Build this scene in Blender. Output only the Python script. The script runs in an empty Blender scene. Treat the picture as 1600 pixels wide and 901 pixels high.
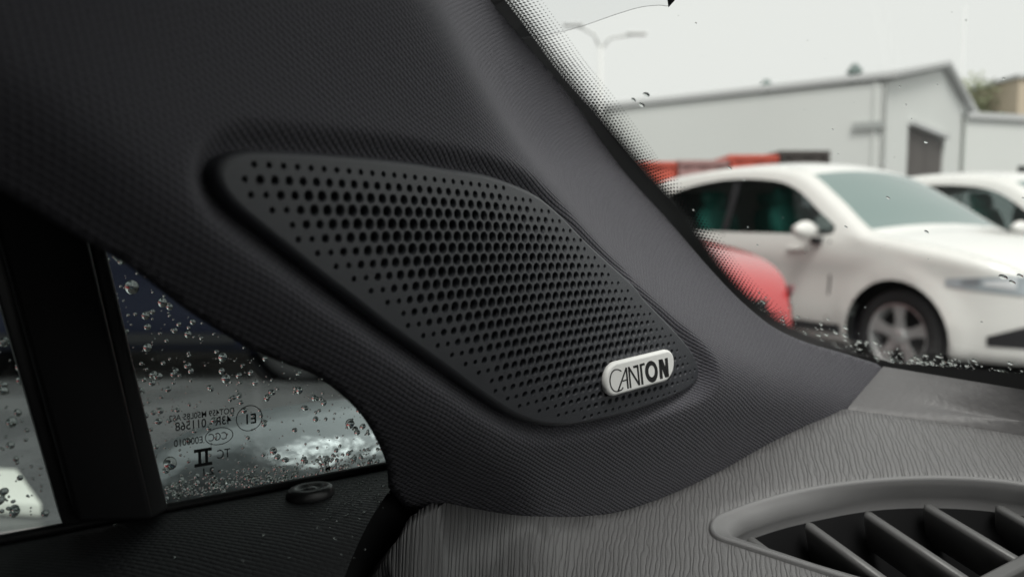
import bpy, bmesh, math, random
import numpy as np
from mathutils import Vector, Matrix, noise
from mathutils.geometry import delaunay_2d_cdt

# ------------------------------------------------------------------ camera, sky, sun
random.seed(7)
SC = bpy.context.scene
COL = SC.collection
FPX = 1250.0                     # focal length in pixels of a 1600 wide picture
PITCH = math.atan(105 / FPX)     # camera looks down a little
CAMZ = 1.15
CAM = Vector((0, 0, CAMZ))
AX = Vector((1, 0, 0))
AF = Vector((0, math.cos(PITCH), -math.sin(PITCH)))
AU = Vector((0, math.sin(PITCH), math.cos(PITCH)))

cd = bpy.data.cameras.new('camera')
cd.sensor_width = 36
cd.lens = 36 * FPX / 1600
cd.clip_start = 0.005
cd.clip_end = 3000
cd.dof.use_dof = True
cd.dof.focus_distance = 0.218
cd.dof.aperture_fstop = 14
cam = bpy.data.objects.new('camera', cd)
COL.objects.link(cam)
cam.location = CAM
cam.rotation_euler = (math.pi / 2 - PITCH, 0, 0)
SC.camera = cam

SUN_EL, SUN_AZ = math.radians(56), math.radians(176)     # azimuth from +Y towards +X
w = bpy.data.worlds.new('World')
SC.world = w
w.use_nodes = True
nt = w.node_tree
nt.nodes.clear()
sky = nt.nodes.new('ShaderNodeTexSky')
sky.sky_type = 'NISHITA'
sky.sun_disc = False
sky.sun_elevation = SUN_EL
sky.sun_rotation = SUN_AZ
sky.dust_density = 4
sky.air_density = 1.5
hsv = nt.nodes.new('ShaderNodeHueSaturation')
hsv.inputs['Saturation'].default_value = 0.10
mx = nt.nodes.new('ShaderNodeMix')
mx.data_type = 'RGBA'
mx.inputs['Factor'].default_value = 0.80
mx.inputs['B'].default_value = (8.95, 9.05, 8.75, 1)        # the even cloud layer
bgn = nt.nodes.new('ShaderNodeBackground')
bgn.inputs['Strength'].default_value = 0.070
wo = nt.nodes.new('ShaderNodeOutputWorld')
nt.links.new(sky.outputs[0], hsv.inputs['Color'])
nt.links.new(hsv.outputs[0], mx.inputs['A'])
nt.links.new(mx.outputs['Result'], bgn.inputs['Color'])
nt.links.new(bgn.outputs[0], wo.inputs['Surface'])
sl = bpy.data.lights.new('sun', 'SUN')
sl.energy = 1.5
sl.angle = math.radians(22)
sl.color = (1.0, 0.97, 0.93)
so = bpy.data.objects.new('sun', sl)
COL.objects.link(so)
sd = Vector((math.sin(SUN_AZ) * math.cos(SUN_EL), math.cos(SUN_AZ) * math.cos(SUN_EL), math.sin(SUN_EL)))
so.rotation_euler = sd.to_track_quat('Z', 'Y').to_euler()
SC.view_settings.view_transform = 'Standard'
SC.view_settings.look = 'None'
SC.view_settings.gamma = 1
SC.view_settings.exposure = 0.6
SC.cycles.max_bounces = 10
SC.cycles.transparent_max_bounces = 24
SC.cycles.transmission_bounces = 8
SC.cycles.diffuse_bounces = 4
SC.cycles.caustics_refractive = True
SC.cycles.use_denoising = True


def ray(px, py):
    """direction, with one metre of depth along the lens axis, of a spot of the photograph"""
    return AX * ((px - 800) / FPX) + AU * ((450 - py) / FPX) + AF


def hit(px, py, q, n):
    d = ray(px, py)
    return CAM + d * ((q - CAM).dot(n) / d.dot(n))


def camp(x, y, z):
    return CAM + AX * x + AU * y + AF * z


# ------------------------------------------------------------------ object helpers
def tag(o, label=None, cat=None, group=None, kind=None):
    if label: o['label'] = label
    if cat: o['category'] = cat
    if group: o['group'] = group
    if kind: o['kind'] = kind
    return o


def empty(name, loc, label=None, cat=None, group=None, kind=None, parent=None, rz=0):
    o = bpy.data.objects.new(name, None)
    COL.objects.link(o)
    o.location = loc
    o.rotation_euler = (0, 0, rz)
    o.empty_display_size = 0.01
    if parent: o.parent = parent
    return tag(o, label, cat, group, kind)


def mesh(name, vs, fs, mat, parent=None, uv=None, smooth=True, world=True, origin=None, flip=None):
    """one mesh object; world=True: vs are world coordinates (parents carry location only)"""
    me = bpy.data.meshes.new(name)
    off = Vector((0, 0, 0))
    if world and parent is not None:
        p = parent
        while p is not None:
            off += p.location
            p = p.parent
    org = Vector(origin) if origin is not None else None
    base = (org if org is not None else off)
    me.from_pydata([tuple(Vector(v) - base) for v in vs] if world else [tuple(v) for v in vs], [], fs)
    if uv is not None:
        ul = me.uv_layers.new(name='uv')
        arr = np.empty(len(me.loops) * 2)
        vi = np.empty(len(me.loops), dtype=int)
        me.loops.foreach_get('vertex_index', vi)
        arr = np.array(uv, dtype=float)[vi].ravel()
        ul.data.foreach_set('uv', arr)
    if mat is not None: me.materials.append(mat)
    if smooth: me.polygons.foreach_set('use_smooth', [True] * len(me.polygons))
    me.update()
    o = bpy.data.objects.new(name, me)
    COL.objects.link(o)
    if parent is not None: o.parent = parent
    if world and org is not None: o.location = org - off
    return o


def fixnormals(o, toward=None):
    bm = bmesh.new()
    bm.from_mesh(o.data)
    bmesh.ops.recalc_face_normals(bm, faces=bm.faces)
    bm.to_mesh(o.data)
    bm.free()
    return o


class MB:
    """collects shapes into one mesh"""
    def __init__(s): s.v = []; s.f = []; s.uv = []
    def add(s, vs, fs, uv=None):
        n = len(s.v)
        s.v += [Vector(v) for v in vs]
        s.f += [[i + n for i in f] for f in fs]
        if uv is not None: s.uv += list(uv)
        return s
    def box(s, c, sx, sy, sz, ax=None):
        ax = ax or (Vector((1, 0, 0)), Vector((0, 1, 0)), Vector((0, 0, 1)))
        c = Vector(c)
        vs = [c + ax[0] * (i * sx / 2) + ax[1] * (j * sy / 2) + ax[2] * (k * sz / 2) for i in (-1, 1) for j in (-1, 1) for k in (-1, 1)]
        return s.add(vs, [(0, 1, 3, 2), (4, 6, 7, 5), (0, 4, 5, 1), (2, 3, 7, 6), (0, 2, 6, 4), (1, 5, 7, 3)])
    def loft(s, rings, closed=True, caps=True):
        n = len(rings[0])
        b = len(s.v)
        for r in rings: s.v += [Vector(p) for p in r]
        for i in range(len(rings) - 1):
            for j in range(n if closed else n - 1):
                k = (j + 1) % n
                s.f.append([b + i * n + j, b + i * n + k, b + (i + 1) * n + k, b + (i + 1) * n + j])
        if caps and closed:
            s.f.append([b + j for j in range(n)][::-1])
            s.f.append([b + (len(rings) - 1) * n + j for j in range(n)])
        return s
    def tube(s, pts, r, n=10):
        pts = [Vector(p) for p in pts]
        rings = []
        for i, p in enumerate(pts):
            d = (pts[min(i + 1, len(pts) - 1)] - pts[max(i - 1, 0)]).normalized()
            a = d.cross(Vector((0, 0, 1)))
            if a.length < 1e-3: a = d.cross(Vector((1, 0, 0)))
            a.normalize(); b2 = d.cross(a)
            rr = r[i] if isinstance(r, (list, tuple)) else r
            rings.append([p + a * (rr * math.cos(t * 2 * math.pi / n)) + b2 * (rr * math.sin(t * 2 * math.pi / n)) for t in range(n)])
        return s.loft(rings)
    def build(s, name, mat, parent=None, smooth=False, world=True, origin=None, bevel=0):
        o = mesh(name, s.v, s.f, mat, parent, s.uv if s.uv and len(s.uv) == len(s.v) else None, smooth, world, origin)
        fixnormals(o)
        if bevel:
            m = o.modifiers.new('bevel', 'BEVEL')
            m.width = bevel; m.segments = 3; m.limit_method = 'ANGLE'; m.angle_limit = 0.6
            o.data.polygons.foreach_set('use_smooth', [True] * len(o.data.polygons))
        return o


def catmull(pts, n, closed=False):
    pts = [np.array(p, float) for p in pts]
    out = []
    m = len(pts)
    for i in range(m if closed else m - 1):
        g = (lambda k: pts[k % m]) if closed else (lambda k: pts[min(max(k, 0), m - 1)])
        p0, p1, p2, p3 = g(i - 1), g(i), g(i + 1), g(i + 2)
        for j in range(n):
            t = j / n
            out.append(0.5 * ((2 * p1) + (-p0 + p2) * t + (2 * p0 - 5 * p1 + 4 * p2 - p3) * t * t + (-p0 + 3 * p1 - 3 * p2 + p3) * t ** 3))
    if not closed: out.append(pts[-1])
    return np.array(out)


def resample(P, n, closed=True):
    P = np.array(P, float)
    Q = np.vstack([P, P[:1]]) if closed else P
    d = np.r_[0, np.cumsum(np.linalg.norm(np.diff(Q, axis=0), axis=1))]
    t = np.linspace(0, d[-1], n, endpoint=not closed)
    return np.stack([np.interp(t, d, Q[:, k]) for k in range(P.shape[1])], 1)


def _segs(P, closed=True):
    P = np.asarray(P, float)
    return (P, np.roll(P, -1, 0)) if closed else (P[:-1], P[1:])


def inside(P, X):
    X = np.asarray(X, float)
    A, B = _segs(P)
    out = np.zeros(len(X), bool)
    dy = B[:, 1] - A[:, 1]; dy = np.where(dy == 0, 1e-15, dy)
    for i in range(0, len(X), 20000):
        x = X[i:i + 20000, 0][:, None]; y = X[i:i + 20000, 1][:, None]
        c = (A[:, 1] > y) != (B[:, 1] > y)
        xi = (B[:, 0] - A[:, 0]) * (y - A[:, 1]) / dy + A[:, 0]
        out[i:i + 20000] = (np.sum(c & (x < xi), 1) % 2) == 1
    return out


def _near(P, X, closed, ext=False):
    X = np.asarray(X, float)
    A, B = _segs(P, closed)
    AB = B - A; L = (AB ** 2).sum(1) + 1e-18
    D = np.empty(len(X)); S = np.empty(len(X))
    for i in range(0, len(X), 8000):
        x = X[i:i + 8000]
        dx = x[:, 0][:, None] - A[:, 0]; dy = x[:, 1][:, None] - A[:, 1]
        t = (dx * AB[:, 0] + dy * AB[:, 1]) / L
        lo = np.zeros(len(A)); hi = np.ones(len(A))
        if ext: lo[0] = -1e9; hi[-1] = 1e9
        t = np.clip(t, lo, hi)
        d = (dx - t * AB[:, 0]) ** 2 + (dy - t * AB[:, 1]) ** 2
        k = d.argmin(1); r = np.arange(len(x))
        D[i:i + 8000] = np.sqrt(d[r, k])
        S[i:i + 8000] = np.sign(AB[k, 0] * dy[r, k] - AB[k, 1] * dx[r, k])
    return D, S


def distpoly(P, X, closed=True):
    """unsigned distance of points X to polyline P"""
    return _near(P, X, closed)[0]


def signed_line(P, X):
    """signed distance to an open polyline, positive on its left hand"""
    d, sg = _near(P, X, False, True)
    return d * sg


def smooth01(t):
    t = np.clip(t, 0, 1)
    return t * t * (3 - 2 * t)


def cdt(outer, holes, inner):
    """triangulate a polygon with holes and loose inner points -> 2D verts, tris"""
    V = [Vector((float(p[0]), float(p[1]))) for p in outer]
    n = len(V)
    Ed = [(i, (i + 1) % n) for i in range(n)]
    for h in holes:
        b = len(V)
        V += [Vector((float(p[0]), float(p[1]))) for p in h]
        Ed += [(b + i, b + (i + 1) % len(h)) for i in range(len(h))]
    V += [Vector((float(p[0]), float(p[1]))) for p in inner]
    r = delaunay_2d_cdt(V, Ed, [], 0, 1e-9)
    vs = np.array([tuple(v) for v in r[0]])
    fs = [f for f in r[2]]
    cen = np.array([vs[list(f)].mean(0) for f in fs])
    ok = inside(outer, cen)
    for h in holes:
        h = np.array(h)
        lo, hi = h.min(0), h.max(0)
        m = ok & (cen[:, 0] > lo[0]) & (cen[:, 0] < hi[0]) & (cen[:, 1] > lo[1]) & (cen[:, 1] < hi[1])
        idx = np.where(m)[0]
        if len(idx):
            ok[idx[inside(h, cen[idx])]] = False
    return vs, [fs[i] for i in np.where(ok)[0]]


# ------------------------------------------------------------------ materials
def new_mat(name):
    m = bpy.data.materials.new(name)
    m.use_nodes = True
    return m, m.node_tree, m.node_tree.nodes['Principled BSDF']


class NT:
    """tiny helper for math chains"""
    def __init__(s, nt): s.nt = nt
    def n(s, t, **kw):
        o = s.nt.nodes.new(t)
        for k, v in kw.items(): setattr(o, k, v)
        return o
    def m(s, op, a, b=None, c=None):
        o = s.nt.nodes.new('ShaderNodeMath'); o.operation = op
        for i, x in enumerate((a, b, c)):
            if x is None: continue
            if isinstance(x, (int, float)): o.inputs[i].default_value = x
            else: s.nt.links.new(x, o.inputs[i])
        return o.outputs[0]
    def l(s, a, b): s.nt.links.new(a, b)


def simple(name, col, rough=0.5, spec=0.5, metal=0, bump=0, bscale=400, var=0.0, coat=0, coord='Object'):
    m, nt, b = new_mat(name)
    b.inputs['Base Color'].default_value = (*col, 1)
    b.inputs['Roughness'].default_value = rough
    b.inputs['Specular IOR Level'].default_value = spec
    b.inputs['Metallic'].default_value = metal
    b.inputs['Coat Weight'].default_value = coat
    h = NT(nt)
    if bump or var:
        tc = h.n('ShaderNodeTexCoord')
        nz = h.n('ShaderNodeTexNoise')
        nz.inputs['Scale'].default_value = bscale
        nz.inputs['Detail'].default_value = 4
        h.l(tc.outputs[coord], nz.inputs['Vector'])
        if bump:
            bp = h.n('ShaderNodeBump')
            bp.inputs['Strength'].default_value = 1
            bp.inputs['Distance'].default_value = bump
            h.l(nz.outputs['Fac'], bp.inputs['Height'])
            h.l(bp.outputs[0], b.inputs['Normal'])
        if var:
            cr = h.n('ShaderNodeMix'); cr.data_type = 'RGBA'
            cr.inputs['A'].default_value = (*[c * (1 - var) for c in col], 1)
            cr.inputs['B'].default_value = (*[min(1, c * (1 + var)) for c in col], 1)
            h.l(nz.outputs['Fac'], cr.inputs['Factor'])
            h.l(cr.outputs['Result'], b.inputs['Base Color'])
    return m


def weave_mat(name, col, pu, pv, ang, depth, rough=0.8, sheen=0.3):
    """knitted cloth: staggered raised stitches; uv are in millimetres"""
    m, nt, b = new_mat(name)
    h = NT(nt)
    uvn = h.n('ShaderNodeUVMap'); uvn.uv_map = 'uv'
    # gentle wandering of the rows
    nz = h.n('ShaderNodeTexNoise'); nz.inputs['Scale'].default_value = 0.03; nz.inputs['Detail'].default_value = 1
    h.l(uvn.outputs[0], nz.inputs['Vector'])
    nz2 = h.n('ShaderNodeTexNoise'); nz2.inputs['Scale'].default_value = 1.1; nz2.inputs['Detail'].default_value = 3
    h.l(uvn.outputs[0], nz2.inputs['Vector'])
    sep = h.n('ShaderNodeSeparateXYZ'); h.l(uvn.outputs[0], sep.inputs[0])
    ca, sa = math.cos(ang), math.sin(ang)
    U0 = h.m('ADD', h.m('MULTIPLY', sep.outputs[0], ca), h.m('MULTIPLY', sep.outputs[1], sa))
    V0 = h.m('ADD', h.m('MULTIPLY', sep.outputs[0], -sa), h.m('MULTIPLY', sep.outputs[1], ca))
    wob = h.m('ADD', h.m('MULTIPLY', h.m('SUBTRACT', nz.outputs['Fac'], 0.5), 3.0 * pv), h.m('MULTIPLY', h.m('SUBTRACT', nz2.outputs['Fac'], 0.5), 0.22 * pv))
    V = h.m('DIVIDE', h.m('ADD', V0, wob), pv)
    row = h.m('FLOOR', V)
    par = h.m('MULTIPLY', h.m('MODULO', h.m('ABSOLUTE', row), 2), 0.5)
    U = h.m('ADD', h.m('DIVIDE', h.m('ADD', U0, h.m('MULTIPLY', nz2.outputs['Fac'], 0.3 * pu)), pu), par)
    fu = h.m('SUBTRACT', h.m('MULTIPLY', h.m('FRACT', U), 2), 1)
    fv = h.m('SUBTRACT', h.m('MULTIPLY', h.m('FRACT', V), 2), 1)
    hu = h.m('SUBTRACT', 1, h.m('POWER', h.m('ABSOLUTE', fu), 3))
    hv = h.m('SUBTRACT', 1, h.m('MULTIPLY', fv, fv))
    hh = h.m('MULTIPLY', h.m('SQRT', h.m('MAXIMUM', hv, 0)), h.m('ADD', 0.45, h.m('MULTIPLY', hu, 0.55)))
    fz = h.n('ShaderNodeTexNoise'); fz.inputs['Scale'].default_value = 5.5; fz.inputs['Detail'].default_value = 4; fz.inputs['Roughness'].default_value = 0.7
    h.l(uvn.outputs[0], fz.inputs['Vector'])
    hs = h.m('ADD', hh, h.m('MULTIPLY', fz.outputs['Fac'], 0.45))
    bp = h.n('ShaderNodeBump'); bp.inputs['Strength'].default_value = 1; bp.inputs['Distance'].default_value = depth
    h.l(hs, bp.inputs['Height'])
    h.l(bp.outputs[0], b.inputs['Normal'])
    mxn = h.n('ShaderNodeMix'); mxn.data_type = 'RGBA'
    mxn.inputs['A'].default_value = (*[c * 0.62 for c in col], 1)
    mxn.inputs['B'].default_value = (*[c * 1.3 for c in col], 1)
    h.l(h.m('MULTIPLY', h.m('ADD', h.m('MULTIPLY', fz.outputs['Fac'], 1.2), h.m('MULTIPLY', nz2.outputs['Fac'], .4)), 0.62), mxn.inputs['Factor'])
    h.l(mxn.outputs['Result'], b.inputs['Base Color'])
    b.inputs['Roughness'].default_value = rough
    b.inputs['Specular IOR Level'].default_value = 0.22
    b.inputs['Sheen Weight'].default_value = sheen
    b.inputs['Sheen Roughness'].default_value = 0.5
    b.inputs['Sheen Tint'].default_value = (0.85, 0.85, 0.88, 1)
    return m


def grain_mat(name, col, p, depth, rough=0.55, wob=1.0, spec=0.5, cross=0.5):
    """moulded skin with wandering creases; uv in millimetres, creases run along v"""
    m, nt, b = new_mat(name)
    h = NT(nt)
    uvn = h.n('ShaderNodeUVMap'); uvn.uv_map = 'uv'
    mp = h.n('ShaderNodeMapping'); mp.inputs['Scale'].default_value = (0.5, 0.11, 1)
    h.l(uvn.outputs[0], mp.inputs['Vector'])
    nz = h.n('ShaderNodeTexNoise'); nz.inputs['Scale'].default_value = 1.0; nz.inputs['Detail'].default_value = 3
    h.l(mp.outputs[0], nz.inputs['Vector'])
    sep = h.n('ShaderNodeSeparateXYZ'); h.l(uvn.outputs[0], sep.inputs[0])
    U = h.m('DIVIDE', h.m('ADD', sep.outputs[0], h.m('MULTIPLY', h.m('SUBTRACT', nz.outputs['Fac'], 0.5), 2.3 * wob * p)), p)
    s = h.m('ABSOLUTE', h.m('SINE', h.m('MULTIPLY', U, math.pi)))
    s = h.m('POWER', s, 0.55)
    mp2 = h.n('ShaderNodeMapping'); mp2.inputs['Scale'].default_value = (0.7, 1.6, 1)
    h.l(uvn.outputs[0], mp2.inputs['Vector'])
    n2 = h.n('ShaderNodeTexNoise'); n2.inputs['Scale'].default_value = 1.4; n2.inputs['Detail'].default_value = 4
    n2.inputs['Roughness'].default_value = 0.65
    h.l(mp2.outputs[0], n2.inputs['Vector'])
    hs = h.m('ADD', s, h.m('MULTIPLY', n2.outputs['Fac'], cross))
    bp = h.n('ShaderNodeBump'); bp.inputs['Strength'].default_value = 1; bp.inputs['Distance'].default_value = depth
    h.l(hs, bp.inputs['Height'])
    h.l(bp.outputs[0], b.inputs['Normal'])
    b.inputs['Base Color'].default_value = (*col, 1)
    b.inputs['Roughness'].default_value = rough
    b.inputs['Specular IOR Level'].default_value = spec
    return m


def pane_mat(name, tint=(0.95, 0.965, 0.95), refl=1.0):
    m = bpy.data.materials.new(name)
    m.use_nodes = True
    nt = m.node_tree; nt.nodes.clear(); h = NT(nt)
    tr = h.n('ShaderNodeBsdfTransparent'); tr.inputs[0].default_value = (*tint, 1)
    gl = h.n('ShaderNodeBsdfGlossy'); gl.inputs['Roughness'].default_value = 0.02
    ge = h.n('ShaderNodeNewGeometry')
    dp = h.n('ShaderNodeVectorMath'); dp.operation = 'DOT_PRODUCT'
    h.l(ge.outputs['Incoming'], dp.inputs[0]); h.l(ge.outputs['Normal'], dp.inputs[1])
    fr = h.m('ADD', 0.04, h.m('MULTIPLY', 0.96, h.m('POWER', h.m('SUBTRACT', 1, h.m('ABSOLUTE', dp.outputs['Value'])), 5)))
    mxs = h.n('ShaderNodeMixShader')
    h.l(h.m('MULTIPLY', fr, refl), mxs.inputs[0])
    h.l(tr.outputs[0], mxs.inputs[1]); h.l(gl.outputs[0], mxs.inputs[2])
    o = h.n('ShaderNodeOutputMaterial'); h.l(mxs.outputs[0], o.inputs['Surface'])
    return m


def water_mat(name):
    m = bpy.data.materials.new(name)
    m.use_nodes = True
    nt = m.node_tree; nt.nodes.clear(); h = NT(nt)
    g = h.n('ShaderNodeBsdfGlass'); g.inputs['IOR'].default_value = 1.33; g.inputs['Roughness'].default_value = 0.0
    g.inputs['Color'].default_value = (0.97, 0.99, 0.98, 1)
    o = h.n('ShaderNodeOutputMaterial'); h.l(g.outputs[0], o.inputs['Surface'])
    return m


M = {}
M['cloth'] = weave_mat('pillar_cloth', (0.088, 0.086, 0.102), 1.55, 0.95, math.radians(-30), 0.0008, sheen=.2)
M['grille'] = simple('grille_plastic', (0.046, 0.049, 0.057), 0.38, 0.6, bump=0.00006, bscale=5000, coord='Generated')
M['black'] = simple('black_cloth', (0.004, 0.004, 0.005), 0.9, 0.2)
M['alu'] = simple('brushed_metal', (0.90, 0.90, 0.88), 0.40, 0.5, metal=0.0)
_n = M['alu'].node_tree; _h = NT(_n); _tc = _h.n('ShaderNodeTexCoord'); _mp = _h.n('ShaderNodeMapping'); _mp.inputs['Scale'].default_value = (300, 300, 9000)
_nz = _h.n('ShaderNodeTexNoise'); _nz.inputs['Scale'].default_value = 1; _h.l(_tc.outputs['Object'], _mp.inputs['Vector']); _h.l(_mp.outputs[0], _nz.inputs['Vector'])
_bp = _h.n('ShaderNodeBump'); _bp.inputs['Distance'].default_value = 0.00004; _h.l(_nz.outputs['Fac'], _bp.inputs['Height']); _h.l(_bp.outputs[0], _n.nodes['Principled BSDF'].inputs['Normal'])
M['ink'] = simple('black_lettering', (0.012, 0.012, 0.013), 0.5, 0.4)
M['skin'] = grain_mat('dash_skin', (0.158, 0.156, 0.158), 1.35, 0.00030, 0.46, wob=.9, spec=.6, cross=.45)
M['skin_far'] = simple('rear_pad_skin', (0.125, 0.122, 0.124), 0.48, 0.5, bump=0.00025, bscale=420)
M['vent'] = simple('vent_plastic', (0.20, 0.199, 0.202), 0.40, 0.5, bump=0.00005, bscale=2500, coord='Generated')
M['slat'] = simple('slat_plastic', (0.11, 0.11, 0.11), 0.4, 0.5, bump=0.00004, bscale=2500)
M['duct'] = simple('duct_plastic', (0.010, 0.010, 0.011), 0.6, 0.4)
M['door'] = simple('door_skin', (0.028, 0.028, 0.030), 0.42, 0.5, bump=0.00025, bscale=900)
M['rubber'] = simple('rubber', (0.006, 0.006, 0.007), 0.6, 0.3)
M['frit'] = simple('frit_enamel', (0.004, 0.004, 0.004), 0.35, 0.4)
M['glass'] = pane_mat('clear_glass', refl=0.3)
M['glass_d'] = pane_mat('door_glass', (0.86, 0.91, 0.90))
M['water'] = water_mat('rain_water')
M['liner'] = simple('headliner_cloth', (0.06, 0.06, 0.062), 0.9, 0.2)

# ------------------------------------------------------------------ the pillar's own frame (a along it, b across, height towards the cabin)
th = math.sqrt(0.12612 ** 2 + 0.86957 ** 2 + 0.01041 ** 2)
kx, ky, kz = -0.12612 / th, -0.86957 / th, 0.01041 / th
K = np.array([[0, -kz, ky], [kz, 0, -kx], [-ky, kx, 0]])
RR = np.eye(3) + math.sin(th) * K + (1 - math.cos(th)) * K @ K
OO = np.array([-0.00754, -0.00352, 0.17956])
QA, QB, QC = -0.17311, 2.67672, 4.43357
LAT = (-0.31003, -1.54001, -2.47719, 1.03508, -0.91675, 3.00737)


def soft(x, L): return L * np.tanh(x / L)


def bow(a, b):
    """gentle crown of the moulding, height towards the cabin"""
    A = np.where(np.abs(a) < 0.07, a, np.sign(a) * (0.07 + soft(np.abs(a) - 0.07, 0.02)))
    B = np.where(np.abs(b) < 0.03, b, np.sign(b) * (0.03 + soft(np.abs(b) - 0.03, 0.012)))
    return -(QA * A * A + QB * A * B + QC * B * B)


def to_cam(a, b, H):
    a, b, H = np.atleast_1d(a), np.atleast_1d(b), np.atleast_1d(H)
    return OO + a[:, None] * RR[:, 0] + b[:, None] * RR[:, 1] - H[:, None] * RR[:, 2]


def cam2w(P):
    return [CAM + AX * float(p[0]) + AU * float(p[1]) + AF * float(p[2]) for p in P]


def pix2ab(px, py, hfun):
    """where the line of sight through (px, py) meets the moulding whose height above the base plane is hfun(a, b)"""
    px, py = np.atleast_1d(np.array(px, float)), np.atleast_1d(np.array(py, float))
    D = np.stack([(px - 800) / FPX, (450 - py) / FPX, np.ones_like(px)], 1)
    n = RR[:, 2]
    t0 = (OO @ n) / (D @ n)

    def gap(t):
        P = D * t[:, None]
        a = (P - OO) @ RR[:, 0]; b = (P - OO) @ RR[:, 1]
        return -((P - OO) @ n) - hfun(a, b), a, b
    lo = t0 * 0.8
    lo = np.where(gap(lo)[0] < 0, t0 * 0.5, lo)
    hi = lo.copy(); done = np.zeros(len(px), bool)
    for _ in range(70):
        nt_ = hi + t0 * 0.02
        g = gap(nt_)[0]
        step = ~done
        lo = np.where(step & (g > 0), nt_, lo)
        hi = np.where(step, nt_, hi)
        done |= g <= 0
        if done.all(): break
    for _ in range(22):
        m = (lo + hi) / 2
        g = gap(m)[0]
        lo = np.where(g > 0, m, lo); hi = np.where(g > 0, hi, m)
    _, a, b = gap(hi)
    return np.stack([a, b], 1)


# outline of the grille
GP = [(345, 253), (360, 241), (385, 234), (420, 233), (480, 236), (560, 242), (640, 251), (700, 261), (757, 270), (800, 284), (840, 303), (875, 331),
      (912, 369), (950, 405), (989, 440), (1008, 464), (1043, 500), (1062, 521), (1080, 543), (1090, 562), (1094, 580), (1089, 596), (1075, 609), (1045, 624),
      (1000, 641), (955, 654), (905, 664), (880, 667), (850, 665), (820, 657), (790, 643), (736, 607), (700, 580), (650, 545), (600, 509), (550, 470), (500, 432),
      (450, 392), (400, 352), (370, 327), (349, 302), (340, 282), (339, 266)]
GP = catmull(GP, 5, True)
G0 = pix2ab(GP[:, 0], GP[:, 1], bow)
G0 = resample(G0, 300)


def lattice(u, k):
    a = (u - 20) * 0.003; b = -(k - 12) * 0.003 * 0.866
    bb = b + LAT[0] * a * a + LAT[1] * a * b + LAT[2] * b * b + LAT[3] * a ** 3 + LAT[4] * a * a * b
    return a + LAT[5] * b * b, bb


def ab2pix(a, b, H):
    P = to_cam(a, b, H)
    return 800 + FPX * P[:, 0] / P[:, 2], 450 - FPX * P[:, 1] / P[:, 2]


# ------------------------------------------------------------------ pillar trim surface
CREASE = [(560, -160), (640, -20), (705, 95), (765, 190), (830, 275), (900, 360), (975, 450), (1045, 525), (1110, 580), (1180, 620), (1290, 660)]
ROLL = [(-60, 80), (60, 150), (180, 235), (290, 330), (345, 378), (430, 450), (520, 520), (610, 590), (700, 655), (780, 712), (850, 770), (900, 850)]
CR = pix2ab(*catmull(CREASE, 4).T, bow)
RL = pix2ab(*catmull(ROLL, 4).T, bow)


def softplus(x, k): return np.log1p(np.exp(np.clip(x / k, -40, 40))) * k


def trim_h(a, b):
    """height of the cloth skin above the base plane"""
    X = np.stack([a, b], 1)
    dg = distpoly(G0, X)
    ins = inside(G0, X)
    dg = np.where(ins, -dg, dg)
    dish = -0.0045 + 0.0045 * smooth01((dg + 0.0004) / 0.0058)
    dc = signed_line(CR, X)                      # positive beyond the crease (towards the windscreen)
    dl = -signed_line(RL, X)                     # positive beyond the roll (towards the door)
    h = dish + 2.5 * np.maximum(0, a - 0.06) ** 2 - 9.0 * np.clip(-0.026 - b, 0, 0.02) ** 2 - 0.36 * np.maximum(0, -0.046 - b) - soft(0.95 * softplus(dc - 0.004, 0.0035), 0.06) - 0.95 * softplus(dl - 0.001, 0.0022) + 0.25 * softplus(dl - 0.03, 0.006)
    return bow(a, b) + h


def orient():
    pass


# make sure sides are the expected way round
_t = pix2ab([1000, 200], [200, 600], bow)
if signed_line(CR, _t[:1])[0] < 0: CR = CR[::-1]
if -signed_line(RL, _t[1:])[0] < 0: RL = RL[::-1]

EDGE = [(740, -40), (766, 0), (817, 62), (891, 150), (944, 225), (982, 275), (1037, 335), (1098, 406), (1143, 455), (1180, 489), (1213, 513), (1260, 534), (1318, 551), (1372, 568)]
LEFT = [(607, 760), (603, 722), (585, 680), (560, 642), (520, 605), (480, 580), (400, 549), (300, 490), (200, 415), (130, 375), (60, 335), (0, 300), (-120, 240)]
TRIM_PIX = list(catmull(EDGE, 5)) + [(1400, 600), (1390, 680), (1290, 740), (1130, 830), (1000, 870), (860, 880), (740, 840), (640, 800)] + list(catmull(LEFT, 5)) + [(-260, 60), (-200, -200), (300, -210), (600, -200), (655, -165)]
TP = np.array(TRIM_PIX)
TO = pix2ab(TP[:, 0], TP[:, 1], trim_h)
TO = resample(TO, 700)
# hole of the trim behind the grille
def offset_in(P, d):
    P = np.array(P); n = len(P)
    T = np.roll(P, -1, 0) - np.roll(P, 1, 0)
    T /= np.linalg.norm(T, axis=1)[:, None]
    N = np.stack([-T[:, 1], T[:, 0]], 1)
    ar = 0.5 * np.sum(P[:, 0] * np.roll(P[:, 1], -1) - np.roll(P[:, 0], -1) * P[:, 1])
    if ar < 0: N = -N
    return P + N * d
GH = resample(offset_in(G0, 0.003), 240)
sp = 0.00145
xs = np.arange(TO[:, 0].min(), TO[:, 0].max(), sp); ys = np.arange(TO[:, 1].min(), TO[:, 1].max(), sp)
gx, gy = np.meshgrid(xs, ys); gx = gx + (np.arange(len(ys)) % 2)[:, None] * sp / 2
X = np.stack([gx.ravel(), gy.ravel()], 1)
X = X[inside(TO, X)]
X = X[(distpoly(TO[::2], X) > sp * 0.5)]
m_ = ~inside(GH, X)
X = X[m_]
X = X[distpoly(GH, X) > sp * 0.4]
near = distpoly(G0, X) < 0.0068
lp = []
for k in range(9): lp.append(resample(offset_in(G0, 0.0020 - 0.0010 * k), 300))
X = np.vstack([X[~near]] + lp)
v2, f2 = cdt(TO, [GH], X)
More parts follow.
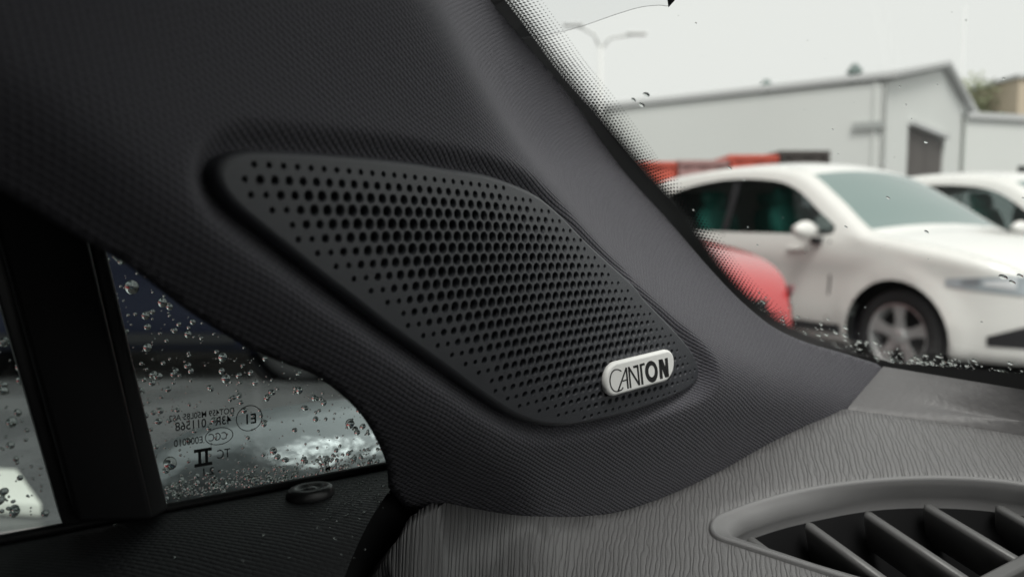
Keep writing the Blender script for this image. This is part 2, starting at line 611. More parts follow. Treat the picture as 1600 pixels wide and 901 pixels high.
H = trim_h(v2[:, 0], v2[:, 1])
TRIM_Q = cam2w(to_cam(np.array([0.0]), np.array([0.0]), np.array([0.0])))[0]
nw = AX * float(-RR[0, 2]) + AU * float(-RR[1, 2]) + AF * float(-RR[2, 2])   # towards the cabin
trim = mesh('pillar_trim', cam2w(to_cam(v2[:, 0], v2[:, 1], H)), f2, M['cloth'], uv=v2 * 1000, origin=TRIM_Q)
tag(trim, 'dark woven cloth pillar trim rising beside the windscreen around the speaker grille', 'pillar trim')
sm = trim.modifiers.new('thickness', 'SOLIDIFY'); sm.thickness = 0.0008; sm.offset = -1
if sum((Vector(trim.data.polygons[i].normal).dot(nw) for i in range(0, 400, 7))) < 0: sm.offset = 1

# ------------------------------------------------------------------ speaker grille
STARTS = {1: 0, 2: -.5, 3: 0, 4: 1.5, 5: 3, 6: 3.5, 7: 5, 8: 6.5, 9: 8, 10: 9.5, 11: 11, 12: 12.5, 13: 13, 14: 14.5, 15: 16, 16: 17.5, 17: 19, 18: 20.5,
          19: 22, 20: 22.5, 21: 24, 22: 25.5, 23: 28, 24: 30.5, 25: 34}
ENDS = {1: 787.5, 2: 829, 3: 858, 4: 874, 5: 890, 6: 906, 7: 921, 8: 936, 9: 950, 10: 955, 11: 969, 12: 982, 13: 988, 14: 1002, 15: 1015, 16: 1020, 17: 1033,
        18: 1045, 19: 1050, 20: 1061, 21: 1066, 22: 1077, 23: 1081, 24: 1086, 25: 1084}
cells = {}
for k in range(1, 26):
    u = STARTS[k]
    while True:
        a, b = lattice(u, k)
        px, py = ab2pix(a, b, bow(np.array([a]), np.array([b])))
        if px[0] > ENDS[k] + 4.5: break
        p = np.array([[a, b]])
        if inside(G0, p)[0] and distpoly(G0, p)[0] > 0.0017: cells[(round(2 * u), k)] = (a, b)
        u += 1
layer = {}
front = [c for c in cells if any((c[0] + d[0], c[1] + d[1]) not in cells for d in ((2, 0), (-2, 0), (1, 1), (-1, 1), (1, -1), (-1, -1)))]
for c in front: layer[c] = 0
while front:
    nx = []
    for c in front:
        for d in ((2, 0), (-2, 0), (1, 1), (-1, 1), (1, -1), (-1, -1)):
            e = (c[0] + d[0], c[1] + d[1])
            if e in cells and e not in layer: layer[e] = layer[c] + 1; nx.append(e)
    front = nx
RAD = [0.00062, 0.00088, 0.00108, 0.00122, 0.00129]
holes, hc = [], []
NH = 14
for c, (a, b) in cells.items():
    r = RAD[min(layer[c], 4)]
    holes.append([(a + r * math.cos(t * 2 * math.pi / NH), b + r * math.sin(t * 2 * math.pi / NH)) for t in range(NH)])
    hc.append((a, b, r))
EG = 0.0013
GO = resample(offset_in(G0, EG), 300)
rim = [resample(offset_in(G0, EG + 0.0012), 260)]
ax_, ay_ = np.meshgrid(np.arange(G0[:, 0].min(), G0[:, 0].max(), 0.0026), np.arange(G0[:, 1].min(), G0[:, 1].max(), 0.0026))
XI = np.stack([ax_.ravel(), ay_.ravel()], 1)
XI = XI[inside(G0, XI)]; XI = XI[distpoly(G0, XI) > 0.0026]
cc = np.array([(h[0], h[1]) for h in hc]); rr_ = np.array([h[2] for h in hc])
keep = np.ones(len(XI), bool)
for i, p in enumerate(XI):
    if (np.hypot(*(cc - p).T) < rr_ + 0.0007).any(): keep[i] = False
XI = XI[keep]
gv, gf = cdt(GO, holes, np.vstack(rim + [XI]))


def grille_h(a, b): return bow(a, b)


def edge_round(v, h, top):
    """rounded shoulder along the outline"""
    return h


gmb = MB()
P3 = cam2w(to_cam(gv[:, 0], gv[:, 1], grille_h(gv[:, 0], gv[:, 1])))
gmb.add(P3, gf)
# outer shoulder: rings going outwards and down
rings = []
for (o_, dz) in ((EG, 0.0), (0.00095, -0.00012), (0.0006, -0.0004), (0.0003, -0.0009), (0.0001, -0.0016), (0.0001, -0.0060)):
    R_ = offset_in(G0, o_) if o_ != EG else GO
    if o_ != EG: R_ = resample(R_, 300)
    # keep the rings in step with GO
    d0 = np.argmin(np.hypot(*(R_ - GO[0]).T)); R_ = np.roll(R_, -d0, 0)
    rings.append(cam2w(to_cam(R_[:, 0], R_[:, 1], grille_h(R_[:, 0], R_[:, 1]) + dz)))
gmb.loft(rings, caps=False)
# hole walls: a chamfer and a bore
for (a, b, r), hl in zip(hc, holes):
    rg = []
    for (k, dz) in ((1.0, 0), (0.985, -0.00003), (0.76, -0.00055), (0.745, -0.0009), (0.735, -0.0022)):
        q = np.array([(a + (x - a) * k, b + (y - b) * k) for x, y in hl])
        rg.append(cam2w(to_cam(q[:, 0], q[:, 1], grille_h(q[:, 0], q[:, 1]) + dz)))
    gmb.loft(rg, caps=False)
grille = empty('speaker_grille', TRIM_Q, 'black perforated speaker grille with rounded corners set into the cloth pillar trim', 'speaker grille')
gp = mesh('perforated_panel', gmb.v, gmb.f, M['grille'], grille)
bm = bmesh.new(); bm.from_mesh(gp.data)
bmesh.ops.recalc_face_normals(bm, faces=bm.faces)
bm.to_mesh(gp.data); bm.free()
gp.data.polygons.foreach_set('use_smooth', [True] * len(gp.data.polygons))
bk = resample(offset_in(G0, 0.0012), 120)
bv, bf = cdt(bk, [], XI[::3])
back = mesh('speaker_cloth', cam2w(to_cam(bv[:, 0], bv[:, 1], bow(bv[:, 0], bv[:, 1]) - 0.0035)), bf, M['black'], grille)

# badge
def pface(px, py, e):
    q = pix2ab(px, py, lambda a, b: bow(a, b) + e)
    return q
def zb(x, y): return 920 + x / 8.193, 530 + y / 8.193
BT = 0.0017
c1 = pface(*zb(362, 503), BT)[0]; c2 = pface(*zb(985, 338), BT)[0]
ux = (c2 - c1) / np.linalg.norm(c2 - c1); uy = np.array([-ux[1], ux[0]])
def stadium(r, n=20):
    o = []
    for i in range(n + 1):
        t = math.pi / 2 + math.pi * i / n; o.append(c1 + ux * (r * math.cos(t)) + uy * (r * math.sin(t)))
    for i in range(n + 1):
        t = -math.pi / 2 + math.pi * i / n; o.append(c2 + ux * (r * math.cos(t)) + uy * (r * math.sin(t)))
    return np.array(o)
hb0 = bow(*[np.array([x]) for x in (c1 + c2) / 2])[0]
hb1 = bow(c1[:1], c1[1:])[0]; hb2 = bow(c2[:1], c2[1:])[0]
def badge_h(q, e):
    t = ((q - c1) @ ux) / np.linalg.norm(c2 - c1)
    return hb1 + (hb2 - hb1) * t + e
BR = 0.00485
bmb = MB(); rg = []
for r, e in ((BR - 0.0001, 0.00006), (BR, 0.0004), (BR, BT - 0.0007), (BR - 0.0002, BT - 0.0003), (BR - 0.0006, BT - 0.00005), (BR - 0.0008, BT)):
    q = stadium(r); rg.append(cam2w(to_cam(q[:, 0], q[:, 1], badge_h(q, e))))
bmb.loft(rg, caps=True)
badge = bmb.build('badge', M['alu'], grille)
for i, p in enumerate(badge.data.polygons): p.use_smooth = len(p.vertices) == 4
badge['label'] = 'raised silver oblong badge with black lettering'


def letter(shapes, lab):
    mb = MB()
    for s in shapes:
        # s: list of (x, y) corners in badge drawing units, already a closed outline, or ring pair
        if isinstance(s, tuple):
            oo, ii = s
            rings = []
            for P_, e in ((oo, BT - .0002), (oo, BT + 0.00009), (ii, BT + 0.00009), (ii, BT - .0002)):
                q = pface([zb(*p)[0] for p in P_], [zb(*p)[1] for p in P_], BT)
                rings.append(cam2w(to_cam(q[:, 0], q[:, 1], badge_h(q, e))))
            mb.loft(rings, caps=False)
        else:
            q = pface([zb(*p)[0] for p in s], [zb(*p)[1] for p in s], BT)
            mb.loft([cam2w(to_cam(q[:, 0], q[:, 1], badge_h(q, e))) for e in (BT - .0002, BT + 0.00009)])
    o = mb.build('letter', M['ink'], badge)
    return o


def stroke(pts, wds):
    """outline of a pen stroke as quads"""
    out = []
    pts = [np.array(p, float) for p in pts]
    if not isinstance(wds, (list, tuple)): wds = [wds] * len(pts)
    L, R = [], []
    for i, p in enumerate(pts):
        d = pts[min(i + 1, len(pts) - 1)] - pts[max(i - 1, 0)]; d /= np.linalg.norm(d)
        n = np.array([-d[1], d[0]]) * wds[i] / 2
        L.append(p + n); R.append(p - n)
    return [tuple(x) for x in L + R[::-1]]


def strip(pts, wds):
    o = []
    pts = list(map(tuple, pts))
    if not isinstance(wds, (list, tuple)): wds = [wds] * len(pts)
    full = stroke(pts, wds); n = len(pts)
    for i in range(n - 1):
        o.append([full[i], full[i + 1], full[2 * n - 2 - i], full[2 * n - 1 - i]])
    return o


Cc = [(418, 405), (400, 388), (372, 380), (340, 384), (312, 404), (290, 440), (275, 490), (270, 545), (278, 598), (298, 636), (328, 657), (362, 656), (388, 642)]
letter(strip([tuple(p) for p in catmull(Cc, 3)], 12), 'C')
letter(strip([(484, 356), (362, 656)], 15) + strip([(482, 356), (492, 620)], 19) + strip([(428, 528), (488, 508)], 15)
       + strip([tuple(p) for p in catmull([(362, 654), (392, 644), (416, 628), (430, 604)], 3)], 11), 'A')
letter(strip([(514, 348), (525, 612)], 19) + strip([(512, 350), (640, 576)], 21) + strip([(624, 322), (640, 578)], 19) + strip([(572, 350), (632, 332)], 28), 'N')
letter(strip([(664, 318), (680, 570)], 24) + strip([(655, 326), (714, 308)], 28), 'T')
th_ = [i * 2 * math.pi / 36 for i in range(36)]
letter([([(801 + 80 * math.cos(t) + 4 * math.sin(t), 406 + 137 * math.sin(t)) for t in th_], [(803 + 42 * math.cos(t), 402 + 76 * math.sin(t)) for t in th_])], 'O')
letter([[(893, 256), (926, 249), (944, 494), (908, 501)], [(972, 238), (1006, 230), (1022, 470), (984, 478)], [(893, 256), (940, 246), (1022, 470), (976, 482)]], 'N')

# ------------------------------------------------------------------ the car's own directions
HD = math.radians(55)
Fc = Vector((math.sin(HD), math.cos(HD), 0))     # car's forward
Rc = Vector((math.cos(HD), -math.sin(HD), 0))    # car's right
UP = Vector((0, 0, 1))

# windscreen plane: along the trim edge and across the car
def on_trim(px, py, e=0.0):
    q = pix2ab([px], [py], trim_h)
    return cam2w(to_cam(q[:, 0], q[:, 1], trim_h(q[:, 0], q[:, 1]) + e))[0]
wA = on_trim(766, 0); wB = on_trim(1372, 568)
NWS = (wB - wA).cross(Rc).normalized()
if NWS.z < 0: NWS = -NWS
WU = (wB - wA).normalized(); WV = NWS.cross(WU)
# the pane is bent along the pillar: height over the chord plane as a function of the run along the pillar
_e = [on_trim(*e) - wA for e in EDGE[1:]]
_s = np.array([p.dot(WU) for p in _e]); _g = np.array([p.dot(NWS) for p in _e]) + 0.0022
_ss = np.linspace(_s[0], _s[-1], 60); _gg = np.interp(_ss, _s, _g)
for _ in range(30): _gg[1:-1] = (_gg[:-2] + _gg[2:] + 2 * _gg[1:-1]) / 4
_gg += max(0, (_g - np.interp(_s, _ss, _gg)).max())
def wsg(s_): return float(np.interp(s_, _ss, _gg))
QWS = wA + NWS * wsg(0)
def ws(px, py):
    d = ray(px, py)
    f_ = lambda t: (CAM + d * t - wA).dot(NWS) - wsg((CAM + d * t - wA).dot(WU))
    lo, hi = 0.02, 2.0
    for _ in range(40):
        m = (lo + hi) / 2
        if f_(m) < 0: lo = m
        else: hi = m
    return CAM + d * lo

wsr = empty('windscreen', QWS, 'rain wetted windscreen with a black dotted border along the pillar', 'windscreen')
# pane reaches across the car
far_dir = Rc
rowsg = []
for s_ in [-0.55, -0.3, -0.12, -0.05] + list(np.linspace(0, _s[-1], 30)) + [_s[-1] + .04, _s[-1] + .10]:
    c_ = wA + WU * s_ + NWS * (wsg(s_) + 0.0006)
    rowsg.append([c_ - Rc * 0.02 * (1 if s_ > -.1 else 1), c_ + Rc * 0.3, c_ + Rc * 0.8, c_ + Rc * 1.35])
mb = MB(); mb.loft(rowsg, closed=False)
gl = mesh('glass', mb.v, mb.f, M['glass'], wsr, smooth=True)
# black enamel border
BO = [(700, -110), (788, 0), (830, 55), (872, 112), (923, 170), (970, 226), (1007, 270), (1050, 317), (1073, 350), (1097, 385), (1120, 418), (1148, 450), (1180, 480), (1205, 500), (1260, 528), (1318, 548), (1372, 566), (1480, 576), (1620, 588), (1700, 592)]
BI = [(650, -110), (735, 0), (787, 62), (861, 150), (914, 225), (952, 275), (1007, 335), (1060, 400), (1080, 420), (1098, 440), (1110, 455), (1135, 475), (1165, 510), (1200, 530), (1250, 560), (1310, 585), (1360, 600), (1480, 610), (1620, 620), (1700, 620)]
bo = catmull(BO, 6); bi = bo + (np.array([-42, 26]) * np.clip(1 - (bo[:, :1] - 1150) / 250, 0, 1) + np.array([-6, 26]) * np.clip((bo[:, :1] - 1150) / 250, 0, 1))
mb = MB()
mb.loft([[ws(*p) + NWS * 0.0001 for p in bi], [ws(*p) + NWS * 0.0001 for p in bo]], closed=False)
mb.build('frit_band', M['frit'], wsr)
# dots, shrinking outwards
mb = MB()
B3 = [ws(*p) for p in resample(bo, 1200, False)]
arc = [0]
for i in range(1, len(B3)): arc.append(arc[-1] + (B3[i] - B3[i - 1]).length)
arc = np.array(arc); Bn = np.array([tuple(p) for p in B3])
pitch = 0.00135
npt = int(arc[-1] / pitch)
for j in range(9):
    r = pitch * (0.55, 0.51, 0.46, 0.40, 0.34, 0.28, 0.22, 0.17, 0.12)[j]
    for i in range(npt):
        s = (i + 0.5 * (j % 2)) * pitch
        off = -0.0004 + j * float(np.interp(s / arc[-1], [0, .3, .6, 1], [0.0022, 0.0020, .0015, .0019]))
        p = Vector([np.interp(s, arc, Bn[:, k]) for k in range(3)])
        q = Vector([np.interp(s + 0.003, arc, Bn[:, k]) for k in range(3)])
        t = (q - p)
        if t.length < 1e-6: continue
        t.normalize()
        n = NWS.cross(t)
        if n.dot(Rc) < 0: n = -n
        c = p + n * off + NWS * 0.00012
        mb.add([c + t * (r * math.cos(k * math.pi / 4)) + n * (r * 1.75 * math.sin(k * math.pi / 4)) for k in range(8)], [tuple(range(8))])
d = mesh('frit_dots', mb.v, mb.f, M['frit'], wsr, smooth=False)
d['kind'] = 'stuff'

#@@PART2
# ------------------------------------------------------------------ dashboard
def cp(f, r, z): return CAM + Fc * f + Rc * r + UP * z
def fr(p): q = p - CAM; return q.dot(Fc), q.dot(Rc), q.z
S1 = on_trim(1320, 637); S2 = on_trim(960, 800)
NPD = (S1 - S2).cross(Rc - UP * 0.22).normalized()
if NPD.z < 0: NPD = -NPD
SEAM = [(640, 770), (700, 785), (760, 797), (810, 804), (850, 806), (900, 806), (960, 800), (1020, 782), (1080, 757), (1140, 727), (1200, 693), (1260, 664), (1318, 638)]
seam3 = [on_trim(*p, 0.0006) for p in SEAM]
sf = [fr(p)[0] for p in seam3]; sr = [fr(p)[1] for p in seam3]
so_ = [(p - S1).dot(NPD) for p in seam3]
def pad_z(p):
    """signed height of a point above the pad skin"""
    f, r, z = fr(p)
    off = float(np.interp(f, sf, so_)); r0 = float(np.interp(f, sf, sr))
    t = max(0.0, r - r0)
    drop = 0.0
    dl = 0.036 - (p.x - CAM.x)           # the pad rolls down at its left end
    if dl > 0: drop = 13.0 * min(dl, .06) ** 2 * min(1.0, t / 0.010) + 1.5 * max(0, dl - .06)
    roll = max(0, t - 0.02)
    return (p - S1).dot(NPD) - off * math.exp(-t / 0.02) + drop
def pad(px, py):
    d = ray(px, py); lo, hi = 0.02, 1.2
    for _ in range(50):
        m = (lo + hi) / 2
        if pad_z(CAM + d * m) > 0: lo = m
        else: hi = m
    return CAM + d * lo
dash = empty('dashboard', S2, 'grey grained dashboard top running from the pillar foot to the windscreen base', 'dashboard')
LEND = [(560, 930), (575, 900), (600, 866), (640, 828), (672, 806)]
PO = list(catmull(SEAM[1:], 4)) + [(1318, 638), (1400, 649), (1500, 664), (1600, 680), (1760, 706), (2150, 768)] + [(2350, 950), (2250, 1250), (1300, 1350), (900, 1150), (640, 1010)] + list(catmull(LEND, 3))
p3 = [pad(*p) for p in PO]
o2 = np.array([fr(p)[:2] for p in p3])
o2 = resample(o2, 500)
VO = [(1108, 822), (1116, 806), (1140, 795), (1185, 779), (1260, 760), (1350, 747), (1440, 741.5), (1520, 743), (1600, 752), (1680, 772), (1730, 810), (1738, 860), (1700, 920), (1620, 960), (1500, 955), (1400, 928), (1310, 899), (1250, 880), (1200, 864), (1150, 848), (1118, 837)]
vo = catmull(VO, 5, True)
vo2 = resample(np.array([fr(pad(*p))[:2] for p in vo]), 160)
def pad_pt(f, r, up=0.0):
    """point of the pad skin over (f, r) in car directions"""
    z = -0.09
    for _ in range(12):
        z -= pad_z(cp(f, r, z)) / NPD.z
    return cp(f, r, z) + NPD * up
gx, gy = np.meshgrid(np.arange(o2[:, 0].min(), o2[:, 0].max(), 0.004), np.arange(o2[:, 1].min(), o2[:, 1].max(), 0.004))
X = np.stack([gx.ravel(), gy.ravel()], 1); X = X[inside(o2, X)]; X = X[distpoly(o2, X) > 0.002]
X = X[~inside(vo2, X)]; X = X[distpoly(vo2, X) > 0.002]
sk = resample(offset_in(vo2, -0.0012), 160)
v2, f2 = cdt(o2, [vo2], np.vstack([X, sk[inside(o2, sk)]]))
dvo = distpoly(vo2, v2)
P = [pad_pt(f, r, -0.0011 * math.exp(-max(0, dd) / 0.0007)) for (f, r), dd in zip(v2, dvo)]
pmb = MB(); nb = len(P)
ca_, sa_ = math.cos(math.radians(22)), math.sin(math.radians(22))
uvs = [((f * sa_ - r * ca_) * 1000, (f * ca_ + r * sa_) * 1000) for f, r in v2]
# creases should run away from the lens: u across, v along
def pad_uv(p):
    f, r, z = fr(p); dl = max(0.0, 0.036 - (p.x - CAM.x))
    sg = 1 if GU[0] * .819 + GU[1] * .574 > 0 else -1
    return ((f * GU[0] + r * GU[1] - sg * (4.5 * min(dl, .06) ** 2 + .5 * max(0, dl - .06))) * 1000, (f * GV[0] + r * GV[1]) * 1000)
a_ = np.array(fr(pad(1000, 880))[:2]); b_ = np.array(fr(pad(1012, 780))[:2])
GV = (b_ - a_) / np.linalg.norm(b_ - a_); GU = np.array([-GV[1], GV[0]])
pmb.add(P, f2, [pad_uv(p) for p in P])
ring0 = [pad_pt(*q) for q in o2]
o2o = offset_in(o2, -0.0006)
r1 = [pad_pt(*q, -0.0012) for q in o2o]; r2_ = [pad_pt(*q, -0.03) for q in o2o]
b0 = len(pmb.v); pmb.loft([ring0, r1, r2_], caps=False); pmb.uv += [pad_uv(p) for p in ring0 + r1 + r2_]
top = mesh('top_pad', pmb.v, pmb.f, M['skin'], dash, uv=pmb.uv)
bm = bmesh.new(); bm.from_mesh(top.data); bmesh.ops.remove_doubles(bm, verts=bm.verts, dist=1e-5); bmesh.ops.recalc_face_normals(bm, faces=bm.faces); bm.to_mesh(top.data); bm.free()
# rear pad, lying between the crease and the glass
A1 = on_trim(1317, 639, 0.001); A2 = on_trim(1376, 571, 0.001)
B1 = pad(1600, 680); B2 = hit(1600, 590, QWS, NWS) - UP * 0.004
e1 = B1 - A1; e2 = B2 - A2
rows = []
NR, NCc = 14, 40
for i in range(NR + 1):
    t = i / NR
    row = []
    for j in range(NCc + 1):
        s = j / NCc * 3.2
        p = (A1 + e1 * s).lerp(A2 + e2 * s, t)
        hgt = 0.0022 * math.sin(math.pi * min(1, t * 1.6)) * (1 if t < 0.62 else 1)
        edge = -0.0015 * math.exp(-t / 0.03)
        dip = -0.004 * smooth01(np.array((s - 0.15) / 0.8)) * math.exp(-((t - 0.30 - 0.28 * s) / 0.16) ** 2)
        row.append(p + UP * (edge + float(dip)))
    rows.append(row)
row0 = [p - UP * 0.012 for p in rows[0]]
rows = [row0] + rows
mb = MB(); mb.loft(rows, closed=False)
mb.uv = [(fr(p)[0] * 1000 * .8, fr(p)[1] * 1000) for p in mb.v]
mb.build('rear_pad', M['skin_far'], dash, smooth=True)

# ------------------------------------------------------------------ air vent
def dpl(px, py, dz):
    """spot on the pad plane lowered by dz"""
    q = S1 + NPD * dz
    return hit(px, py, q, NPD)
vent = empty('air_vent', pad(1350, 840), 'grey framed air vent with slanting slats sunk in the dashboard', 'air vent')
VI = [(1150, 841), (1160, 831), (1190, 819), (1240, 804), (1330, 785), (1400, 777), (1480, 776), (1560, 782), (1640, 797), (1690, 830), (1690, 870), (1640, 910), (1560, 925), (1460, 925), (1380, 912), (1300, 893), (1240, 874), (1190, 858), (1160, 848)]
vi = catmull(VI, 5, True)
fo = resample(np.array([fr(pad(*p))[:2] for p in vo]), 200)
def step(R_, ref):
    R_ = resample(R_, 200); d0 = np.argmin(np.hypot(*(R_ - ref[0]).T)); return np.roll(R_, -d0, 0)
DI = -0.0075
fi3 = np.array([fr(dpl(*p, DI)) for p in vi])
fi2 = step(fi3[:, :2], fo)
def off_pt(q, dz):
    p = cp(q[0], q[1], -0.1); p = p - UP * ((p - (S1 + NPD * dz)).dot(NPD) / NPD.z); return p
f1 = step(offset_in(fo, 0.0001), fo); f2r = step(offset_in(fo, 0.0006), fo); f3 = step(offset_in(fo, 0.0013), fo); f4 = step(offset_in(fo, 0.0018), fo)
mb = MB()
rings = [[pad_pt(*q, -0.004) for q in f1], [pad_pt(*q, -0.0003) for q in f1], [pad_pt(*q, 0.0004) for q in f2r], [pad_pt(*q, 0.0003) for q in f3], [pad_pt(*q, -0.0006) for q in f4]]
mid = [(np.array(a) * (1 - t) + np.array(b) * t) for t in (0.5,) for a, b in zip(f4, fi2)]
rings += [[off_pt(q, DI * 0.45) for q in mid], [off_pt(q, DI) for q in fi2], [off_pt(q, DI - 0.0012) for q in step(offset_in(fi2, -0.0006), fo)], [off_pt(q, DI - 0.004) for q in step(offset_in(fi2, -0.0008), fo)]]
mb.loft(rings, caps=False)
mb.build('frame', M['vent'], vent, smooth=True)
di = step(offset_in(fi2, -0.0008), fo)
mb = MB()
mb.loft([[off_pt(q, DI - 0.004) for q in di], [off_pt(q, -0.045) for q in di]], caps=False)
mb.f.append([200 + i for i in range(200)])
mb.build('duct', M['duct'], vent, smooth=False)
SL = [((1168, 836), (1262, 905)), ((1259, 813), (1420, 930)), ((1351, 796), (1560, 935)), ((1444, 784), (1680, 925)), ((1556, 786), (1740, 890))]
for (p, q) in SL:
    a = dpl(*p, DI + 0.0005); b = dpl(*q, DI + 0.0005)
    d = (b - a).normalized(); sd_ = NPD.cross(d).normalized()
    if sd_.dot(Rc) < 0: sd_ = -sd_
    dn = (-NPD * 0.97 + sd_ * 0.22).normalized()
    prof = [(-0.0013, 0.0165), (-0.0017, 0.006), (-0.0018, 0.0018), (-0.0014, 0.0007), (-0.0006, 0.0001), (0.0005, 0.0), (0.0013, 0.0004), (0.0017, 0.0014), (0.0016, 0.006), (0.0009, 0.0165)]
    rings = []
    for k, (t, s) in enumerate(((-0.0, .2), (0.0006, 0.75), (0.0016, 1))):
        rings.append([a + d * t + sd_ * (x * s) + dn * (y + (1 - s) * 0.0012) for x, y in prof])
    rings.append([b + sd_ * x + dn * y for x, y in prof])
    mb = MB(); mb.loft(rings)
    sb = mb.build('slat', M['slat'], vent, smooth=True)
    sb.data.polygons.foreach_set('use_smooth', [len(p_.vertices) == 4 for p_ in sb.data.polygons])
a = dpl(1480, 935, DI + 0.002); b = dpl(1640, 852, DI + 0.002)
mb = MB(); d = (b - a).normalized(); sd_ = NPD.cross(d).normalized()
mb.loft([[q + sd_ * x - NPD * y for x, y in ((-.0022, .012), (-.0022, .001), (-.0012, 0), (.0012, 0), (.0022, .001), (.0022, .012))] for q in (a, b)])
mb.build('crossbar', M['slat'], vent, bevel=0.0004)

# ------------------------------------------------------------------ door: window divider, glass, top trim
RG = -0.200
def gp_(px, py, r=RG, lean=0.0):
    """spot on the door's glass plane (or a plane parallel to it)"""
    return hit(px, py, CAM + Rc * r, Rc)
door = empty('car_door', gp_(430, 760), 'black front door top with fixed quarter glass, divider bar and lock button', 'car door')
prof = [(-0.2005, -0.074), (-0.2002, -0.0695), (-0.198, -0.0683), (-0.190, -0.0682), (-0.180, -0.0692), (-0.171, -0.0722), (-0.163, -0.0775), (-0.156, -0.085), (-0.150, -0.097), (-0.147, -0.115), (-0.146, -0.20)]
pr = catmull(prof, 5)
fs = np.linspace(-0.16, 0.088, 60)
mb = MB()
L_ = np.r_[0, np.cumsum(np.hypot(*np.diff(pr, axis=0).T))]
for f in fs:
    ff = [-0.16 + (f + 0.16) * (0.108 - max(0, r + .2) * 1.05 + .16) / .248 for r, z in pr]
    mb.v += [cp(a_, r, z) for a_, (r, z) in zip(ff, pr)]; mb.uv += [(a_ * 1000, l * 1000) for a_, l in zip(ff, L_)]
n = len(pr)
for i in range(len(fs) - 1):
    for j in range(n - 1): mb.f.append([i * n + j, i * n + j + 1, (i + 1) * n + j + 1, (i + 1) * n + j])
M['door'] = weave_mat('door_skin', (0.019, 0.020, 0.022), 2.3, 1.1, math.radians(35), 0.00022, 0.45, 0.0)
mesh('top_trim', mb.v, mb.f, M['door'], door, uv=mb.uv)
zb_ = -0.0683
def bar(name, quad_l, quad_r, r_in, mat, rg=RG, bev=0.0012):
    """upright bar of the window frame between two picture lines, standing off the glass"""
    mb = MB()
    rings = []
    for (pl, prr) in zip(quad_l, quad_r):
        li = gp_(*pl, r_in); ri = gp_(*prr, r_in)
        lo_ = li + Rc * (rg - r_in); ro = ri + Rc * (rg - r_in)
        rings.append([li, ri, ro, lo_])
    mb.loft(rings)
    return mb.build(name, mat, door, bevel=bev)
bar('divider_bar', [(-60, 165), (121, 817)], [(98, 200), (241, 812)], -0.186, M['rubber'])
bar('glass_seal', [(92, 160), (232, 815)], [(122, 200), (264, 796)], -0.1925, simple('soft_seal', (0.022, 0.023, 0.024), .55, .4))
bar('glass_seal', [(-90, 160), (98, 820)], [(-58, 165), (124, 815)], -0.1905, simple('edge_seal', (0.016, 0.016, 0.017), .4, .5), bev=0.0005)
# belt seal along the foot of the panes
mb = MB(); mb.tube([cp(f, RG + 0.0022, -0.0675) for f in np.linspace(-0.14, 0.107, 20)], 0.0011)
mb.build('belt_seal', M['rubber'], door, smooth=True)
q = [cp(0.012, RG, -0.075), cp(0.13, RG, -0.075), cp(0.13, RG, 0.10), cp(-0.06, RG, 0.10)]
def pane(name, px4):
    o = []
    pts = [gp_(*p) for p in px4]
    mb = MB(); mb.loft([[p for p in pts], [p - Rc * 0.0032 for p in pts]])
    return mb.build(name, M['glass_d'], door)
pane('quarter_glass', [(250, 830), (660, 745), (660, 430), (120, 200)])
pane('drop_glass', [(-150, 850), (110, 815), (-50, 200), (-200, 200)])
# lock button
c = hit(485, 774, cp(0, 0, -0.0685), UP)
mb = MB(); rings = []
for r, z in ((0.0062, -0.002), (0.0062, 0.0006), (0.0058, 0.0019), (0.0050, 0.0025), (0.0036, 0.0024), (0.0030, 0.0018), (0.0020, 0.0016), (0.0014, 0.0022), (0.0004, 0.0025)):
    rings.append([c + Fc * (r * 1.0 * math.cos(t * math.pi / 14)) + Rc * (r * 0.72 * math.sin(t * math.pi / 14)) + UP * z for t in range(28)])
mb.loft(rings)
mb.build('lock_button', simple('button', (0.02, 0.02, 0.021), .35, .5), door, smooth=True)

# markings etched on the quarter glass (read from outside)
mark = empty('glass_marking', gp_(330, 670), parent=None)
mark.parent = door; mark.location = gp_(330, 670) - door.location
qm = M['ink_glass'] = simple('etched_ink', (0.02, 0.022, 0.023), .6, .2)
ROT = Matrix(((-Fc.x, 0, -Rc.x), (-Fc.y, 0, -Rc.y), (0, 1, 0))).to_4x4()
def gtext(t, px, py, size, bold=0.0, sx=1.0):
    cu = bpy.data.curves.new('marking_text', 'FONT'); cu.body = t; cu.size = size; cu.offset = bold
    cu.materials.append(qm)
    tmp = bpy.data.objects.new('tmp', cu)
    me = bpy.data.meshes.new_from_object(tmp); bpy.data.objects.remove(tmp)
    o = bpy.data.objects.new('marking_text', me); COL.objects.link(o)
    o.parent = mark
    p = gp_(px, py) + Rc * 0.0003
    o.matrix_local = Matrix.Translation(p - gp_(330, 670)) @ ROT @ Matrix.Diagonal((sx, 1, 1, 1))
    return o
gtext('43R - 011568', 361, 660, 0.0030, 0.00003, .80)
gtext('DOT459 M50L85 AS2', 366, 644, 0.0021, 0.00002, .80)
gtext('E000010', 317, 690, 0.0024, 0.00002, .8)
gtext('E1', 401, 659, 0.0036, 0.00005, .9)
gtext('CCC', 355, 684, 0.0027, 0.0, .8)
gtext('TC', 360, 712, 0.0032, 0.0, .8)
gtext('- 2.1', 345, 737, 0.0026, 0.00003)
def gring(px, py, rx, ry, wdt):
    c = gp_(px, py) + Rc * 0.0003; mb = MB()
    n = 40
    i_ = [c + Fc * ((rx - wdt) * math.cos(t * 2 * math.pi / n)) + UP * ((ry - wdt) * math.sin(t * 2 * math.pi / n)) for t in range(n)]
    o_ = [c + Fc * (rx * math.cos(t * 2 * math.pi / n)) + UP * (ry * math.sin(t * 2 * math.pi / n)) for t in range(n)]
    mb.loft([i_, o_], caps=False); mb.build('marking_ring', qm, mark)
gring(389, 652, 0.0033, 0.0033, 0.0002)
gring(342, 680, 0.0034, 0.0022, 0.0002)
mb = MB()
